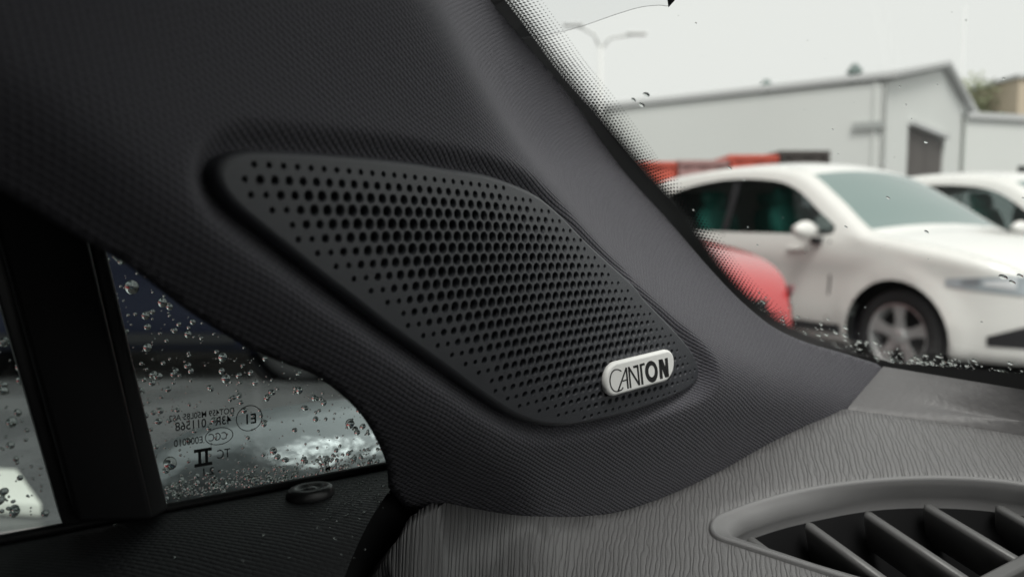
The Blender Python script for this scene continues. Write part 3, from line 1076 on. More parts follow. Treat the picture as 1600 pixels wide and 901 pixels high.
c = gp_(317, 713) + Rc * 0.0003
for (x, z, w_, h_) in ((0, .0018, .0042, .0008), (0, -.0018, .0042, .0008), (-.0008, 0, .0007, .0032), (.0008, 0, .0007, .0032)):
    cc_ = c + Fc * x + UP * z
    mb.add([cc_ + Fc * (i * w_ / 2) + UP * (j * h_ / 2) for i, j in ((-1, -1), (1, -1), (1, 1), (-1, 1))], [(0, 1, 2, 3)])
mb.build('marking_numeral', qm, mark)

# ------------------------------------------------------------------ rain drops
def drops(name, spots, n_out, ax1, ax2, mat, label, cat):
    """flattened beads of water: spots = (point, radius, height, stretch, angle)"""
    mb = MB()
    for p, r, hgt, st, an in spots:
        ca, sa = math.cos(an), math.sin(an); sides = 12 if r > 0.0006 else 8
        prof = ((1.0, 0.0), (0.93, 0.42), (0.74, 0.75), (0.42, 0.95)) if r > 0.0006 else ((1, 0), (0.8, .65))
        irr = [1 + random.uniform(-.10, .10) for _ in range(sides)]
        irr = [(irr[i] + irr[i - 1] + irr[(i + 1) % sides]) / 3 for i in range(sides)]
        rings = []
        for k, z in prof:
            ring = []
            for t in range(sides):
                x = r * k * irr[t] * math.cos(t * 2 * math.pi / sides); y = r * st * k * irr[t] * math.sin(t * 2 * math.pi / sides)
                ring.append(p + ax1 * (x * ca - y * sa) + ax2 * (x * sa + y * ca) + n_out * (z * hgt))
            rings.append(ring)
        b = len(mb.v)
        mb.loft(rings, caps=False)
        mb.f.append([b + t for t in range(sides)][::-1])
        mb.v.append(p + n_out * hgt); tp = len(mb.v) - 1
        base = b + (len(prof) - 1) * sides
        for t in range(sides): mb.f.append([base + t, base + (t + 1) % sides, tp])
    o = mesh(name, mb.v, mb.f, mat)
    fixnormals(o)
    return tag(o, label, cat, kind='stuff')

rnd = random.Random(11)
sp_ = []
def rad_(lo=0.0002, hi=0.0013): return lo + (hi - lo) * rnd.random() ** 3.2
for i in range(1250):
    px = rnd.uniform(165, 640); py = rnd.uniform(395, 800)
    if py < 560 and rnd.random() < 0.45: continue
    r = rad_(0.00014, 0.00085)
    sp_.append((gp_(px, py) - Rc * 0.0034, r, r * rnd.uniform(.14, .26), rnd.uniform(.85, 1.35), rnd.uniform(0, 3)))
for (px, py, r) in ((210, 450, .0022), (259, 474, .0015), (232, 495, .0013), (299, 524, .0012), (354, 560, .0016), (359, 594, .0016), (235, 545, .0014), (475, 612, .0014), (498, 624, .0012), (271, 728, .0022), (405, 755, .0015), (555, 665, .0018), (434, 708, .0014)):
    sp_.append((gp_(px, py) - Rc * 0.0034, r * .72, r * .15, 1.1, 0.3))
# a wet line of beads at the foot of the glass
for i in range(420):
    px = rnd.uniform(265, 600); py = 786 - (px - 265) * 0.175 - rnd.random() ** 1.5 * 26
    r = rad_(0.00022, 0.0007)
    sp_.append((gp_(px, py) - Rc * 0.0034, r, r * .2, rnd.uniform(.7, 1.3), rnd.uniform(0, 3)))
drops('raindrops', sp_, -Rc, Fc, UP, M['water'], 'rain drops beaded all over the small quarter glass', 'raindrops')
sp_ = []
for i in range(190):
    px = rnd.uniform(-40, 112); py = rnd.uniform(440, 815); r = rad_(0.0002, 0.0012)
    sp_.append((gp_(px, py) - Rc * 0.0034, r, r * rnd.uniform(.35, .6), rnd.uniform(.85, 1.3), rnd.uniform(0, 3)))
drops('raindrops', sp_, -Rc, Fc, UP, M['water'], 'rain drops on the front door glass left of the divider bar', 'raindrops')
# stray beads on the door top
sp_ = []
for i in range(200):
    if rnd.random() < .75: px = rnd.gauss(560, 45); py = 835 - (px - 420) * 0.42 + rnd.gauss(0, 14)
    else: px = rnd.uniform(60, 600); py = rnd.uniform(800, 880)
    p = hit(px, py, cp(0, 0, -0.0685), UP)
    f, r_, z = fr(p)
    if r_ < RG + 0.003 or f > 0.115: continue
    for _ in range(20):
        d = ray(px, py); r_ = fr(p)[1]; z = float(np.interp(r_, pr[:, 0], pr[:, 1])); p = hit(px, py, cp(0, 0, z), UP)
    if fr(p)[1] > -0.152: continue
    r = rad_(0.00012, 0.0006)
    sp_.append((p, r, r * .6, 1, 0))
drops('raindrops', sp_, UP, Fc, Rc, M['water'], 'tiny water beads sprinkled on the dark door top beside the lock button', 'raindrops')
# windscreen
sp_ = []
def wsp(px, py): return ws(px, py) + NWS * 0.0008
for (px, py, r, st, an) in ((1008, 150, .0011, 1.3, .3), (988, 158, .0009, 1.2, 2.6), (1001, 166, .0012, 1.0, 2.7), (1139, 265, .0008, .7, 0), (1161, 284, .0004, 1, 0), (1320, 357, .0006, .8, 0), (1446, 365, .0007, .7, 0), (1386, 312, .0007, .6, 0), (1445, 225, .0006, 1, 0),
                           (1566, 436, .0012, .9, .1), (1580, 444, .0010, .8, 0.0), (1592, 434, .0009, .8, 0.0), (1299, 205, .0003, 1, 0), (1182, 385, .0006, .6, .5), (1082, 330, .0009, .4, .4)):
    sp_.append((wsp(px, py), r, r * .06, st, an))
for i in range(330):
    t = rnd.random()
    px = 1170 + 330 * t if rnd.random() < .8 else rnd.uniform(1480, 1640)
    lo = np.interp(px, [1150, 1180, 1213, 1260, 1318, 1372, 1480, 1600], [455, 489, 513, 534, 551, 567, 576, 588])
    py = lo - rnd.random() ** 1.8 * np.interp(px, [1150, 1220, 1300, 1400, 1600], [30, 50, 45, 22, 18])
    r = rad_(.0003, .0013)
    sp_.append((wsp(px, py), r, r * .14, rnd.uniform(.6, 1.3), rnd.uniform(-.4, .8)))
for i in range(48):
    px = rnd.uniform(1040, 1640); py = rnd.uniform(20, 560)
    r = rad_(.00012, .0004)
    sp_.append((wsp(px, py), r, r * .3, 1, 0))
drops('raindrops', sp_, NWS, WU, WV, M['water'], 'rain drops scattered on the windscreen and heaped along its foot', 'raindrops')
# clear film stuck to the top of the windscreen
FP = [(600, -160), (812, 58), (848, 55), (905, 41), (960, 22), (1000, 10), (1030, 6.5), (1046, 7), (1052, -6), (1075, -160)]
mb = MB(); F3 = [ws(*p) - NWS * 0.0003 for p in FP]
fm, nt_, b_ = new_mat('clear_film')
h = NT(nt_); tr = h.n('ShaderNodeBsdfTransparent'); tr.inputs[0].default_value = (.915, .92, .925, 1)
h.l(tr.outputs[0], nt_.nodes['Material Output'].inputs['Surface'])
n = len(F3)
mb.v = F3; mb.f = [list(range(n))]
film = mb.build('clear_sticker', fm)
tag(film, 'clear film sticker on the upper corner of the windscreen', 'sticker')
mb = MB(); mb.tube([ws(*p) - NWS * 0.0004 for p in catmull(FP[1:9], 5)], 0.00009, 5)
fe = mb.build('film_edge', simple('film_edge', (.45, .45, .45), .4), None); fe.parent = film
mb = MB(); mb.loft([[ws(*p) - NWS * (.0006 + k) for p in ((1043, -20), (1068, -20), (1056, -2), (1047, 8))] for k in (0, .0004)])
fe = mb.build('dark_tab', M['ink'], None); fe.parent = film

# ------------------------------------------------------------------ cabin round the camera
def panel(name, corners, mat, th=0.02):
    mb = MB(); c = [Vector(p) for p in corners]; n = (c[1] - c[0]).cross(c[2] - c[0]).normalized()
    mb.loft([c, [p + n * th for p in c]])
    return tag(mb.build(name, mat), kind='structure')
ROOF_SHADE = 0.08                                # unseen roof edge, brought forward over the glass to shade the cabin
pz = lambda f, r: ((wA - cp(f, r, 0)).dot(NWS)) / NWS.z - .003
panel('ceiling', [cp(ROOF_SHADE, -.45, pz(ROOF_SHADE, -.2)), cp(ROOF_SHADE, 1.3, pz(ROOF_SHADE, -.2)), cp(-.76, 1.3, .34), cp(-.76, -.45, .34)], M['liner'])
panel('ceiling_edge', [cp(-0.03, -.20, 0.10), cp(ROOF_SHADE, -.16, pz(ROOF_SHADE, -.2)), cp(-1.9, -.16, .34), cp(-1.9, -.21, .10), cp(-0.1, -.215, .05)], M['liner'], .01)
panel('cabin_rear', [cp(-.75, -.45, -.9), cp(-.75, 1.3, -.9), cp(-.75, 1.3, .4), cp(-.75, -.45, .4)], M['liner'])
mb = MB(); mb.loft([[cp(.05, r, -.3), cp(.30, r, -.3), cp(.30, r, -.0700), cp(.05, r, -.0715)] for r in (-.19, -.198)])
mb.loft([[cp(.108, r, -.3), cp(.16, r, -.3), cp(.16, r, -.06), cp(.108, r, -.06)] for r in (-.1985, -.2085)])
tag(mb.build('door_jamb', M['rubber']), kind='structure')
panel('cabin_front', [cp(.55, -.3, -.72), cp(.55, 1.3, -.72), cp(.55, 1.3, -.13), cp(.55, -.3, -.13)], M['liner'])
panel('cabin_floor', [cp(-.75, -.3, -.72), cp(.6, -.3, -.72), cp(.6, 1.3, -.72), cp(-.75, 1.3, -.72)], M['liner'])
panel('cabin_side', [cp(-.75, -.19, -.12), cp(-.16, -.19, -.12), cp(-.16, -.19, .35), cp(-.75, -.16, .35)], M['liner'], .01)
panel('cabin_flank', [cp(-.75, 1.25, -.7), cp(.5, 1.25, -.7), cp(.5, 1.25, .0), cp(-.75, 1.25, .0)], M['liner'])
panel('cabin_flank', [cp(-.75, 1.25, .0), cp(-.45, 1.25, .0), cp(-.45, 1.2, .34), cp(-.75, 1.2, .34)], M['liner'])
panel('cabin_flank', [cp(-.45, 1.22, .24), cp(.2, 1.22, .10), cp(.2, 1.2, .25), cp(-.45, 1.2, .40)], M['liner'])
# ------------------------------------------------------------------ outside: ground
def ground_mat():
    m, nt, b = new_mat('wet_asphalt'); h = NT(nt)
    tc = h.n('ShaderNodeTexCoord')
    n1 = h.n('ShaderNodeTexNoise'); n1.inputs['Scale'].default_value = 1.3; n1.inputs['Detail'].default_value = 5
    n2 = h.n('ShaderNodeTexNoise'); n2.inputs['Scale'].default_value = 60; n2.inputs['Detail'].default_value = 3
    h.l(tc.outputs['Object'], n1.inputs['Vector']); h.l(tc.outputs['Object'], n2.inputs['Vector'])
    cr = h.n('ShaderNodeMapRange'); cr.inputs[1].default_value = .42; cr.inputs[2].default_value = .6; cr.inputs[3].default_value = .10; cr.inputs[4].default_value = .42
    h.l(n1.outputs['Fac'], cr.inputs[0]); h.l(cr.outputs[0], b.inputs['Roughness'])
    bp = h.n('ShaderNodeBump'); bp.inputs['Distance'].default_value = .004; bp.inputs['Strength'].default_value = .8
    h.l(n2.outputs['Fac'], bp.inputs['Height']); h.l(bp.outputs[0], b.inputs['Normal'])
    mxn = h.n('ShaderNodeMix'); mxn.data_type = 'RGBA'
    mxn.inputs['A'].default_value = (.09, .092, .094, 1); mxn.inputs['B'].default_value = (.16, .16, .16, 1)
    h.l(n1.outputs['Fac'], mxn.inputs['Factor']); h.l(mxn.outputs['Result'], b.inputs['Base Color'])
    return m
gm = mesh('ground', [(-700, -700, 0), (700, -700, 0), (700, 900, 0), (-700, 900, 0)], [(0, 1, 2, 3)], ground_mat(), smooth=False)
tag(gm, kind='structure')

# own door mirror, wet silver housing just outside the quarter glass
mm, mn, mbp = new_mat('silver_paint')
mbp.inputs['Base Color'].default_value = (.33, .35, .36, 1); mbp.inputs['Metallic'].default_value = .35; mbp.inputs['Roughness'].default_value = .28
hp = NT(mn); tc_ = hp.n('ShaderNodeTexCoord'); pz_ = hp.n('ShaderNodeTexNoise'); pz_.inputs['Scale'].default_value = 45; pz_.inputs['Detail'].default_value = 3
mp_ = hp.n('ShaderNodeMapping'); mp_.inputs['Scale'].default_value = (1, 1, 2.2); mp_.inputs['Rotation'].default_value = (0, .35, 0)
hp.l(tc_.outputs['Object'], mp_.inputs['Vector']); hp.l(mp_.outputs[0], pz_.inputs['Vector'])
pbp = hp.n('ShaderNodeBump'); pbp.inputs['Distance'].default_value = .0022; hp.l(pz_.outputs['Fac'], pbp.inputs['Height']); hp.l(pbp.outputs[0], mbp.inputs['Normal'])
mc = camp(-.108, -.128, .46)
mb = MB(); rings = []
e1_ = (AX + AF * .35 + AU * .10).normalized(); e3_ = (AF - AX * .35).normalized(); e2_ = e1_.cross(e3_).normalized()
if e2_.z < 0: e2_ = -e2_
for i in range(1, 20):
    u_ = -1 + 2 * i / 20; k_ = (1 - abs(u_) ** 2.6) ** (1 / 2.6)
    rings.append([mc + e1_ * (.115 * u_) + e2_ * (.062 * k_ * math.copysign(abs(math.sin(t)) ** .75, math.sin(t))) + e3_ * (.05 * k_ * math.copysign(abs(math.cos(t)) ** .75, math.cos(t))) for t in [q * math.pi / 16 for q in range(32)]])
mb.loft(rings); mb.build('mirror_housing', mm, door, smooth=True)
paint_w = simple('white_paint', (.80, .80, .77), .22, .5, coat=.6)
paint_r = simple('red_paint', (.46, .035, .038), .2, .5, coat=.6)
paint_b = simple('blue_paint', (.005, .007, .020), .3, .4)
paint_g = simple('grey_paint', (.16, .165, .17), .22, .5, coat=.6)
cglass = simple('car_glass', (.012, .016, .016), .05, .5)
cglass_t = simple('windscreen_glass', (.17, .235, .225), .06, .6)
tyre_m = simple('tyre', (.02, .02, .021), .7, .3)
rim_m = simple('alloy', (.62, .63, .63), .3, .5, metal=.6)
dark_p = simple('dark_plastic', (.018, .018, .02), .5, .4)
lamp_m = simple('lamp_lens', (.42, .47, .50), .08, .6, coat=.5)
seat_m = simple('seat_green', (.10, .50, .40), .6, .3)

M['tint'] = pane_mat('tinted_glass', (.42, .47, .47), .8)
PROF = [(.22, .24), (.05, .36), (.0, .60), (.03, .95), (.14, 1.12), (.38, 1.46), (.62, 1.57), (1.1, 1.62), (1.6, 1.64), (2.1, 1.62), (2.45, 1.55), (2.85, 1.32), (3.22, 1.08), (3.5, 1.02), (3.9, .95), (4.2, .85), (4.36, .72), (4.42, .55), (4.38, .33), (4.2, .22)]
WINP = [(.52, 1.12), (.66, 1.34), (.95, 1.46), (1.5, 1.53), (2.05, 1.51), (2.40, 1.43), (2.72, 1.24), (2.96, 1.06), (2.4, 1.05), (1.4, 1.06), (.8, 1.08)]
WX = (.86, 3.50)


def carw(x, z):
    x = np.asarray(x, float); z = np.asarray(z, float)
    w_ = 0.90 - 0.30 * np.clip((x - 3.55) / .87, 0, 1) ** 2.4 - .13 * np.clip((.6 - x) / .6, 0, 1) ** 2
    w_ = w_ - .40 * np.clip(z - 1.02, 0, 2) - .10 * np.clip(.45 - z, 0, 1) + 0.018 * np.exp(-((z - .88) / .10) ** 2)
    for wx in WX:
        r = np.hypot(x - wx, z - .34)
        w_ = w_ + .03 * np.exp(-((r - .42) / .07) ** 2)
    return w_


CARP = resample(catmull(PROF, 6, True), 220)


def side_y(x, z):
    d = distpoly(CARP, np.stack([x, z], 1)); R = .075
    d = np.minimum(d, R)
    return carw(x, z) - (R - np.sqrt(np.maximum(R * R - (R - d) ** 2, 0))) * .8


def build_car(label, loc, rz, paint, group=None, detail=True):
    root = empty('parked_car', loc, label, 'car', group, rz=rz)
    arches = [[(wx + .40 * math.cos(t * 2 * math.pi / 32), .34 + .40 * math.sin(t * 2 * math.pi / 32)) for t in range(32)] for wx in WX]
    outer = list(map(tuple, CARP))
    # the arch circles cut the sill line: carve them out of the outline by triangulating with a lifted sill
    gxx, gzz = np.meshgrid(np.arange(0, 4.45, .07), np.arange(.2, 1.7, .06))
    X = np.stack([gxx.ravel(), gzz.ravel()], 1); X = X[inside(CARP, X)]; X = X[distpoly(CARP, X) > .03]
    near = np.vstack([resample(offset_in(CARP, k), 200) for k in (.015, .035, .065, .1)])
    wp = resample(catmull(WINP, 4, True), 60)
    X = np.vstack([X, near])
    ok = np.ones(len(X), bool)
    for ar in arches: ok &= ~inside(ar, X) & (distpoly(ar, X) > .02)
    ok &= ~inside(wp, X) & (distpoly(wp, X) > .02)
    X = X[ok]
    V = [Vector(p) for p in outer]
    n0 = len(V); Ed = [(i, (i + 1) % n0) for i in range(n0)]
    for h_ in arches + [wp]:
        b = len(V); V += [Vector((float(p[0]), float(p[1]))) for p in h_]; Ed += [(b + i, b + (i + 1) % len(h_)) for i in range(len(h_))]
    V += [Vector((float(p[0]), float(p[1]))) for p in X]
    r = delaunay_2d_cdt(V, Ed, [], 0, 1e-7)
    vs = np.array([tuple(v) for v in r[0]]); fs = r[2]
    cen = np.array([vs[list(f)].mean(0) for f in fs])
    body = inside(CARP, cen)
    for ar in arches: body &= ~inside(ar, cen)
    win = inside(wp, cen)
    yy = side_y(vs[:, 0], vs[:, 1])
    mb = MB(); gb = MB()
    for sg in (1, -1):
        P = [(x, sg * y, z) for (x, z), y in zip(vs, yy)]
        mb.add(P, [f for f, k, w2 in zip(fs, body, win) if k and not w2])
        P2 = [(x, sg * (y - .012), z) for (x, z), y in zip(vs, yy)]
        gb.add(P2, [f for f, k, w2 in zip(fs, body, win) if k and w2])
    # skin across the car, following the outline
    wd = side_y(CARP[:, 0] * .999, CARP[:, 1])
    T = np.roll(CARP, -1, 0) - np.roll(CARP, 1, 0); T /= np.linalg.norm(T, axis=1)[:, None]
    ar = 0.5 * np.sum(CARP[:, 0] * np.roll(CARP[:, 1], -1) - np.roll(CARP[:, 0], -1) * CARP[:, 1])
    N = np.stack([T[:, 1], -T[:, 0]], 1) * (1 if ar > 0 else -1)
    S = np.array([-1, -.97, -.9, -.78, -.5, -.2, .2, .5, .78, .9, .97, 1])
    rings = []; tags_ = []
    for i in range(len(CARP)):
        cr_ = .05 if CARP[i, 1] > .5 else .01
        rings.append([(CARP[i, 0] + N[i, 0] * cr_ * (1 - s * s), s * wd[i], CARP[i, 1] + N[i, 1] * cr_ * (1 - s * s)) for s in S])
    nS = len(S); nP = len(CARP)
    b = len(mb.v); mb.v += [Vector(p) for r_ in rings for p in r_]
    g1 = MB(); g1.v = [Vector(p) for r_ in rings for p in r_]
    for i in range(nP):
        j = (i + 1) % nP
        xm, zm = (CARP[i] + CARP[j]) / 2
        isf = 2.50 < xm < 3.20 and zm > 1.06
        isr = xm < .37 and 1.16 < zm < 1.48
        for k in range(nS - 1):
            f = [i * nS + k, i * nS + k + 1, j * nS + k + 1, j * nS + k]
            if (isf or isr) and 1 <= k <= nS - 3: g1.f.append(f)
            else: mb.f.append([b + q for q in f])
    mb.build('body', paint, root, smooth=True, world=False)
    gb.build('side_glass', M['tint'], root, smooth=True, world=False)
    g1.build('windscreen_glass', cglass_t, root, smooth=True, world=False)
    # door seams, pillar between the doors, sills
    sm_ = MB()
    def seam(pts, w_=.009, up=.004):
        pts = np.array(pts, float)
        for i in range(len(pts) - 1):
            a, c = pts[i], pts[i + 1]; d = (c - a) / np.linalg.norm(c - a); nn = np.array([-d[1], d[0]]) * w_
            q = np.array([a + nn, c + nn, c - nn, a - nn]); y = side_y(q[:, 0], q[:, 1]) + up
            for sg in (1, -1):
                sm_.add([(p[0], sg * yv, p[1]) for p, yv in zip(q, y)] + [(p[0], sg * (yv - .02), p[1]) for p, yv in zip(q, y)], [(0, 1, 2, 3), (0, 1, 5, 4), (2, 3, 7, 6)])
    seam([(1.72, .42), (1.74, .7), (1.74, 1.04)], up=.0015); seam([(2.9, .40), (2.93, .7), (2.92, 1.0)], up=.0015); seam([(1.05, .86), (.98, 1.02)], up=.0015)
    seam([(1.3, .33), (3.05, .33)], .035, .006)
    seam([(1.74, 1.07), (1.73, 1.3), (1.70, 1.50)], .035, .002)
    sm_.build('door_seam', dark_p, root, world=False)['kind'] = 'stuff'
    for hx in (1.50, 2.62):
        for sg in (1, -1):
            mb = MB(); yv = float(side_y(np.array([hx]), np.array([.93]))[0]); mb.box((hx, sg * (yv + .012), .93), .2, .03, .03); mb.build('door_handle', paint, root, world=False, bevel=.008)
    # mirrors
    for sg in (1, -1):
        mb = MB(); rings = []
        for k in range(7):
            t = k / 6; s = math.sin(math.pi * min(max(t, .09), .92)) ** .5
            rings.append([(2.80 + .07 * s * math.cos(a), sg * (.93 + .22 * t), 1.08 + .075 * s * math.sin(a)) for a in [q * math.pi / 7 for q in range(14)]])
        mb.loft(rings); mb.build('wing_mirror', paint, root, smooth=True, world=False)
        mb = MB(); mb.box((2.82, sg * .92, 1.0), .06, .10, .05); mb.build('mirror_foot', dark_p, root, world=False)
        # lamps wrap round the corner
        def patch(name, mat, x0, x1, z0, z1, up=.008, sk=0.0):
            q = []; nx_, nz_ = 8, 4
            for i in range(nx_ + 1):
                for j in range(nz_ + 1):
                    x = x0 + (x1 - x0) * i / nx_; z = (z0 + sk * (x - x0)) + (z1 - z0) * (j / nz_) * (0.35 + .65 * i / nx_)
                    q.append((x, z))
            q = np.array(q); y = side_y(q[:, 0], q[:, 1]) + up
            m2 = MB(); m2.add([(p[0], sg * yv, p[1]) for p, yv in zip(q, y)], [(i * (nz_ + 1) + j, i * (nz_ + 1) + j + 1, (i + 1) * (nz_ + 1) + j + 1, (i + 1) * (nz_ + 1) + j) for i in range(nx_) for j in range(nz_)])
            m2.build(name, mat, root, smooth=True, world=False)
        patch('headlight', lamp_m, 3.86, 4.35, .72, .86, sk=-.10)
        patch('lamp_core', simple('lamp_core', (.80, .82, .84), .1), 4.08, 4.24, .735, .80, .014, sk=-.10)
        patch('lamp_core', simple('lamp_rim', (.25, .27, .29), .2), 3.96, 4.06, .745, .795, .014, sk=-.10)
        patch('tail_light', simple('tail_lens', (.35, .01, .01), .15), .30, .04, .86, .98)
        patch('air_intake', dark_p, 4.10, 4.38, .34, .52, .006)
        for wx in WX:
            mb = MB(); R0 = .335; y0, y1 = sg * .66, sg * .875
            prof = [(.225, y0), (.30, y0), (R0 - .01, y0 + (y1 - y0) * .08), (R0, y0 + (y1 - y0) * .25), (R0, y0 + (y1 - y0) * .75), (R0 - .012, y0 + (y1 - y0) * .95), (.30, y1), (.235, y1), (.225, y1 - sg * .02), (.225, y0)]
            mb.loft([[(wx + r * math.cos(t * math.pi / 20), y, .335 + r * math.sin(t * math.pi / 20)) for t in range(40)] for r, y in prof], caps=False)
            wh = mb.build('wheel', tyre_m, root, smooth=True, world=False)
            mb = MB()
            mb.loft([[(wx + r * math.cos(t * math.pi / 20), y, .335 + r * math.sin(t * math.pi / 20)) for t in range(40)] for r, y in ((.232, y1 - sg * .005), (.222, y1 - sg * .004), (.212, y1 - sg * .03), (.20, y1 - sg * .09))], caps=False)
            for k in range(5):
                a0 = k * 2 * math.pi / 5 + .3
                pts = []
                for (r, hw, yv) in ((.03, .045, y1 - sg * .03), (.12, .032, y1 - sg * .022), (.216, .05, y1 - sg * .012)):
                    c_, s_ = math.cos(a0), math.sin(a0)
                    for e, dy in ((-1, 0), (1, 0), (1, -.02), (-1, -.02)):
                        pts.append((wx + r * c_ - e * hw * s_, yv + sg * dy, .335 + r * s_ + e * hw * c_))
                mb.loft([pts[0:4], pts[4:8], pts[8:12]])
            mb.loft([[(wx + r * math.cos(t * math.pi / 8), y, .335 + r * math.sin(t * math.pi / 8)) for t in range(16)] for r, y in ((.05, y1 - sg * .04), (.048, y1 - sg * .012), (.03, y1 - sg * .006))])
            rm_ = mb.build('rim', rim_m, wh, smooth=False, world=False)
            mb = MB()
            mb.loft([[(wx + r * math.cos(t * math.pi / 16), y, .335 + r * math.sin(t * math.pi / 16)) for t in range(32)] for r, y in ((.41, sg * .84), (.41, sg * .45), (.05, sg * .45))], caps=False)
            mb.build('wheel_well', dark_p, root, world=False)
    # front: number plate field and grille bar
    mb = MB(); mb.box((4.455, 0, .50), .02, .52, .11); mb.build('number_plate', simple('plate', (.7, .7, .68), .4), root, world=False)
    mb = MB(); mb.box((4.40, 0, .70), .04, .80, .10); mb.build('radiator_grille', dark_p, root, world=False, bevel=.01)
    # seats and cabin floor seen through the glass
    mb = MB(); mb.box((1.7, 0, .74), 2.3, 1.5, .5); mb.build('cabin_tub', dark_p, root, world=False)
    for x_, y_ in ((2.12, .40), (2.12, -.40), (1.15, .38), (1.15, -.38)):
        mb = MB()
        mb.loft([[(x_ - (z - .95) * .25 + dx * k, y_ + dy * k, z) for dx, dy in ((.07, -.2), (.09, 0), (.07, .2), (-.05, .22), (-.07, 0), (-.05, -.22))] for z, k in ((.95, 1), (1.15, 1.05), (1.27, .85), (1.29, .5), (1.30, .5), (1.31, .66), (1.42, .64), (1.45, .4))])
        mb.build('seat', seat_m, root, smooth=True, world=False)
    return root


def copy_car(src, label, loc, rz, paint, group, dark_rims=False):
    def dup(o, parent):
        c = o.copy(); COL.objects.link(c)
        if parent: c.parent = parent
        if c.type == 'MESH' and c.name.startswith(('body', 'wing_mirror', 'door_handle')):
            c.data = c.data.copy(); c.data.materials.clear(); c.data.materials.append(paint)
        for ch in o.children: dup(ch, c)
        return c
    c = dup(src, None)
    if dark_rims:
        for k_ in c.children_recursive:
            if k_.name.startswith('rim'): k_.data = k_.data.copy(); k_.data.materials[0] = tyre_m
    c.location = loc; c.rotation_euler = (0, 0, rz); c['label'] = label
    if group: c['group'] = group
    elif 'group' in c: del c['group']
    return c


BETA = math.radians(62)
hv = Vector((math.cos(BETA), -math.sin(BETA), 0)); lv = Vector((math.sin(BETA), math.cos(BETA), 0))
# near front wheel of the white car stands at (2.71, 5.6); the near side is the car's right hand side
def place(wheel_xy, back=True): return Vector((wheel_xy[0], wheel_xy[1], 0)) - hv * WX[1] + lv * .87
RZ = -BETA
CG = 'cars parked in the lot'
car1 = build_car('large white car facing right with its grey alloy front wheel seen through the windscreen', place((2.74, 5.65)), RZ, paint_w, CG)
off2 = lv * 2.75 + hv * .05
car2 = copy_car(car1, 'second white car parked behind the bonnet of the large white car', Vector(car1.location) + off2, RZ, paint_w, CG)
car3 = copy_car(car1, 'red car whose nose shows beside the dotted windscreen border', Vector((.10, 3.62, 0)) + lv * .88 - hv * 4.25, RZ, paint_r, CG)
car4 = copy_car(car1, 'dark blue car seen through the wet quarter glass', Vector((-5.0, 6.5, 0)), math.radians(0), paint_b, CG, True)
car5 = copy_car(car1, 'grey car with its roof just showing above the white car roof', Vector((4.6, 14.5, 0)), math.radians(-20), paint_g, CG)
car6 = copy_car(car1, 'grey car standing at the right below the small dark window', Vector((11.2, 17.5, 0)), math.radians(-12), paint_g, CG)
# painted bay line on the left
lm = MB(); a = hit(-60, 800, Vector((0, 0, .004)), UP); b = hit(66, 808, Vector((0, 0, .004)), UP); c = hit(28, 752, Vector((0, 0, .004)), UP); d = hit(-60, 748, Vector((0, 0, .004)), UP)
lm.loft([[a, b, c, d], [p + UP * .06 for p in (a, b, c, d)]])
tag(lm.build('kerb_stone', simple('kerb_white', (.7, .7, .64), .7), bevel=.01), 'pale kerb stone lying on the wet ground seen through the front door glass', 'kerb stone')

# ------------------------------------------------------------------ outside: buildings
def at(px, y):
    """X of a picture column at ground distance y"""
    return (px - 800) / FPX * y
wall_m = simple('pale_render', (.68, .70, .68), .9, .2, var=.06, bscale=.15)
roof_m = simple('roof_sheet', (.54, .55, .55), .6, .3)
hall = empty('warehouse', (18.4, 40, 0), 'long pale warehouse with a gabled end and a tall dark gate', 'building')
c0 = Vector((18.4, 40, 0)); c1_ = Vector((7.1 - 6 * 11.3 / 9 * .0 - 8, 49 + 6.4, 0)); g = Vector((.625, .78, 0)); c3 = c0 + g * 25; c2_ = c1_ + g * 25
EH, PH = 8.0, 10.4
pk0 = c0 + g * 12.5 + UP * PH; pk1 = c1_ + g * 12.5 + UP * PH
def wallpoly(mb, pts, n, th=.25):
    mb.loft([pts, [p - n * th for p in pts]])
gn = (c0 - c1_).normalized(); ln = (-g)
# long side
mb = MB(); wallpoly(mb, [c0, c0 + UP * EH, c1_ + UP * EH, c1_], Vector((-g.x, -g.y, 0))); mb.build('side_wall', wall_m, hall)
# gable wall with the gate opening left out
t0, t1, gh = 4.7, 14.2, 6.3
mb = MB()
for quad in ([c0, c0 + g * t0, c0 + g * t0 + UP * gh, c0 + UP * gh], [c0 + g * t1, c3, c3 + UP * gh, c0 + g * t1 + UP * gh]):
    wallpoly(mb, quad, gn)
wallpoly(mb, [c0 + UP * gh, c3 + UP * gh, c3 + UP * EH, pk0, c0 + UP * EH], gn)
mb.build('gable_wall', simple('gable_render', (.70, .72, .70), .9, .2, var=.05, bscale=.15), hall)
gate_m = simple('gate_sheet', (.10, .09, .085), .6, .3, var=.3, bscale=.4)
gate = None
for k in range(2):
    a = c0 + g * (t0 + .02 + k * 4.75) - gn * .12; b = a + g * 4.68
    mb = MB(); wallpoly(mb, [a, b, b + UP * (gh - .1), a + UP * (gh - .1)], gn, .12); mb.build('gate_leaf', gate_m, hall)
mb = MB(); mb.loft([[c0 + g * (t0 - .1) + UP * (gh), c0 + g * (t1 + .1) + UP * gh, c0 + g * (t1 + .1) + UP * (gh + .25), c0 + g * (t0 - .1) + UP * (gh + .25)], [p + gn * .3 for p in (c0 + g * (t0 - .1) + UP * gh, c0 + g * (t1 + .1) + UP * gh, c0 + g * (t1 + .1) + UP * (gh + .25), c0 + g * (t0 - .1) + UP * (gh + .25))]])
mb.build('gate_lintel', roof_m, hall)
mb = MB()
o_ = gn * .5 + UP * .15
e0 = c0 - g * .18 + UP * (EH - .02); e1_ = c1_ - g * .18 + UP * (EH - .02); e3 = c3 + g * .5 + UP * (EH - .1); e2_ = c2_ + g * .5 + UP * (EH - .1)
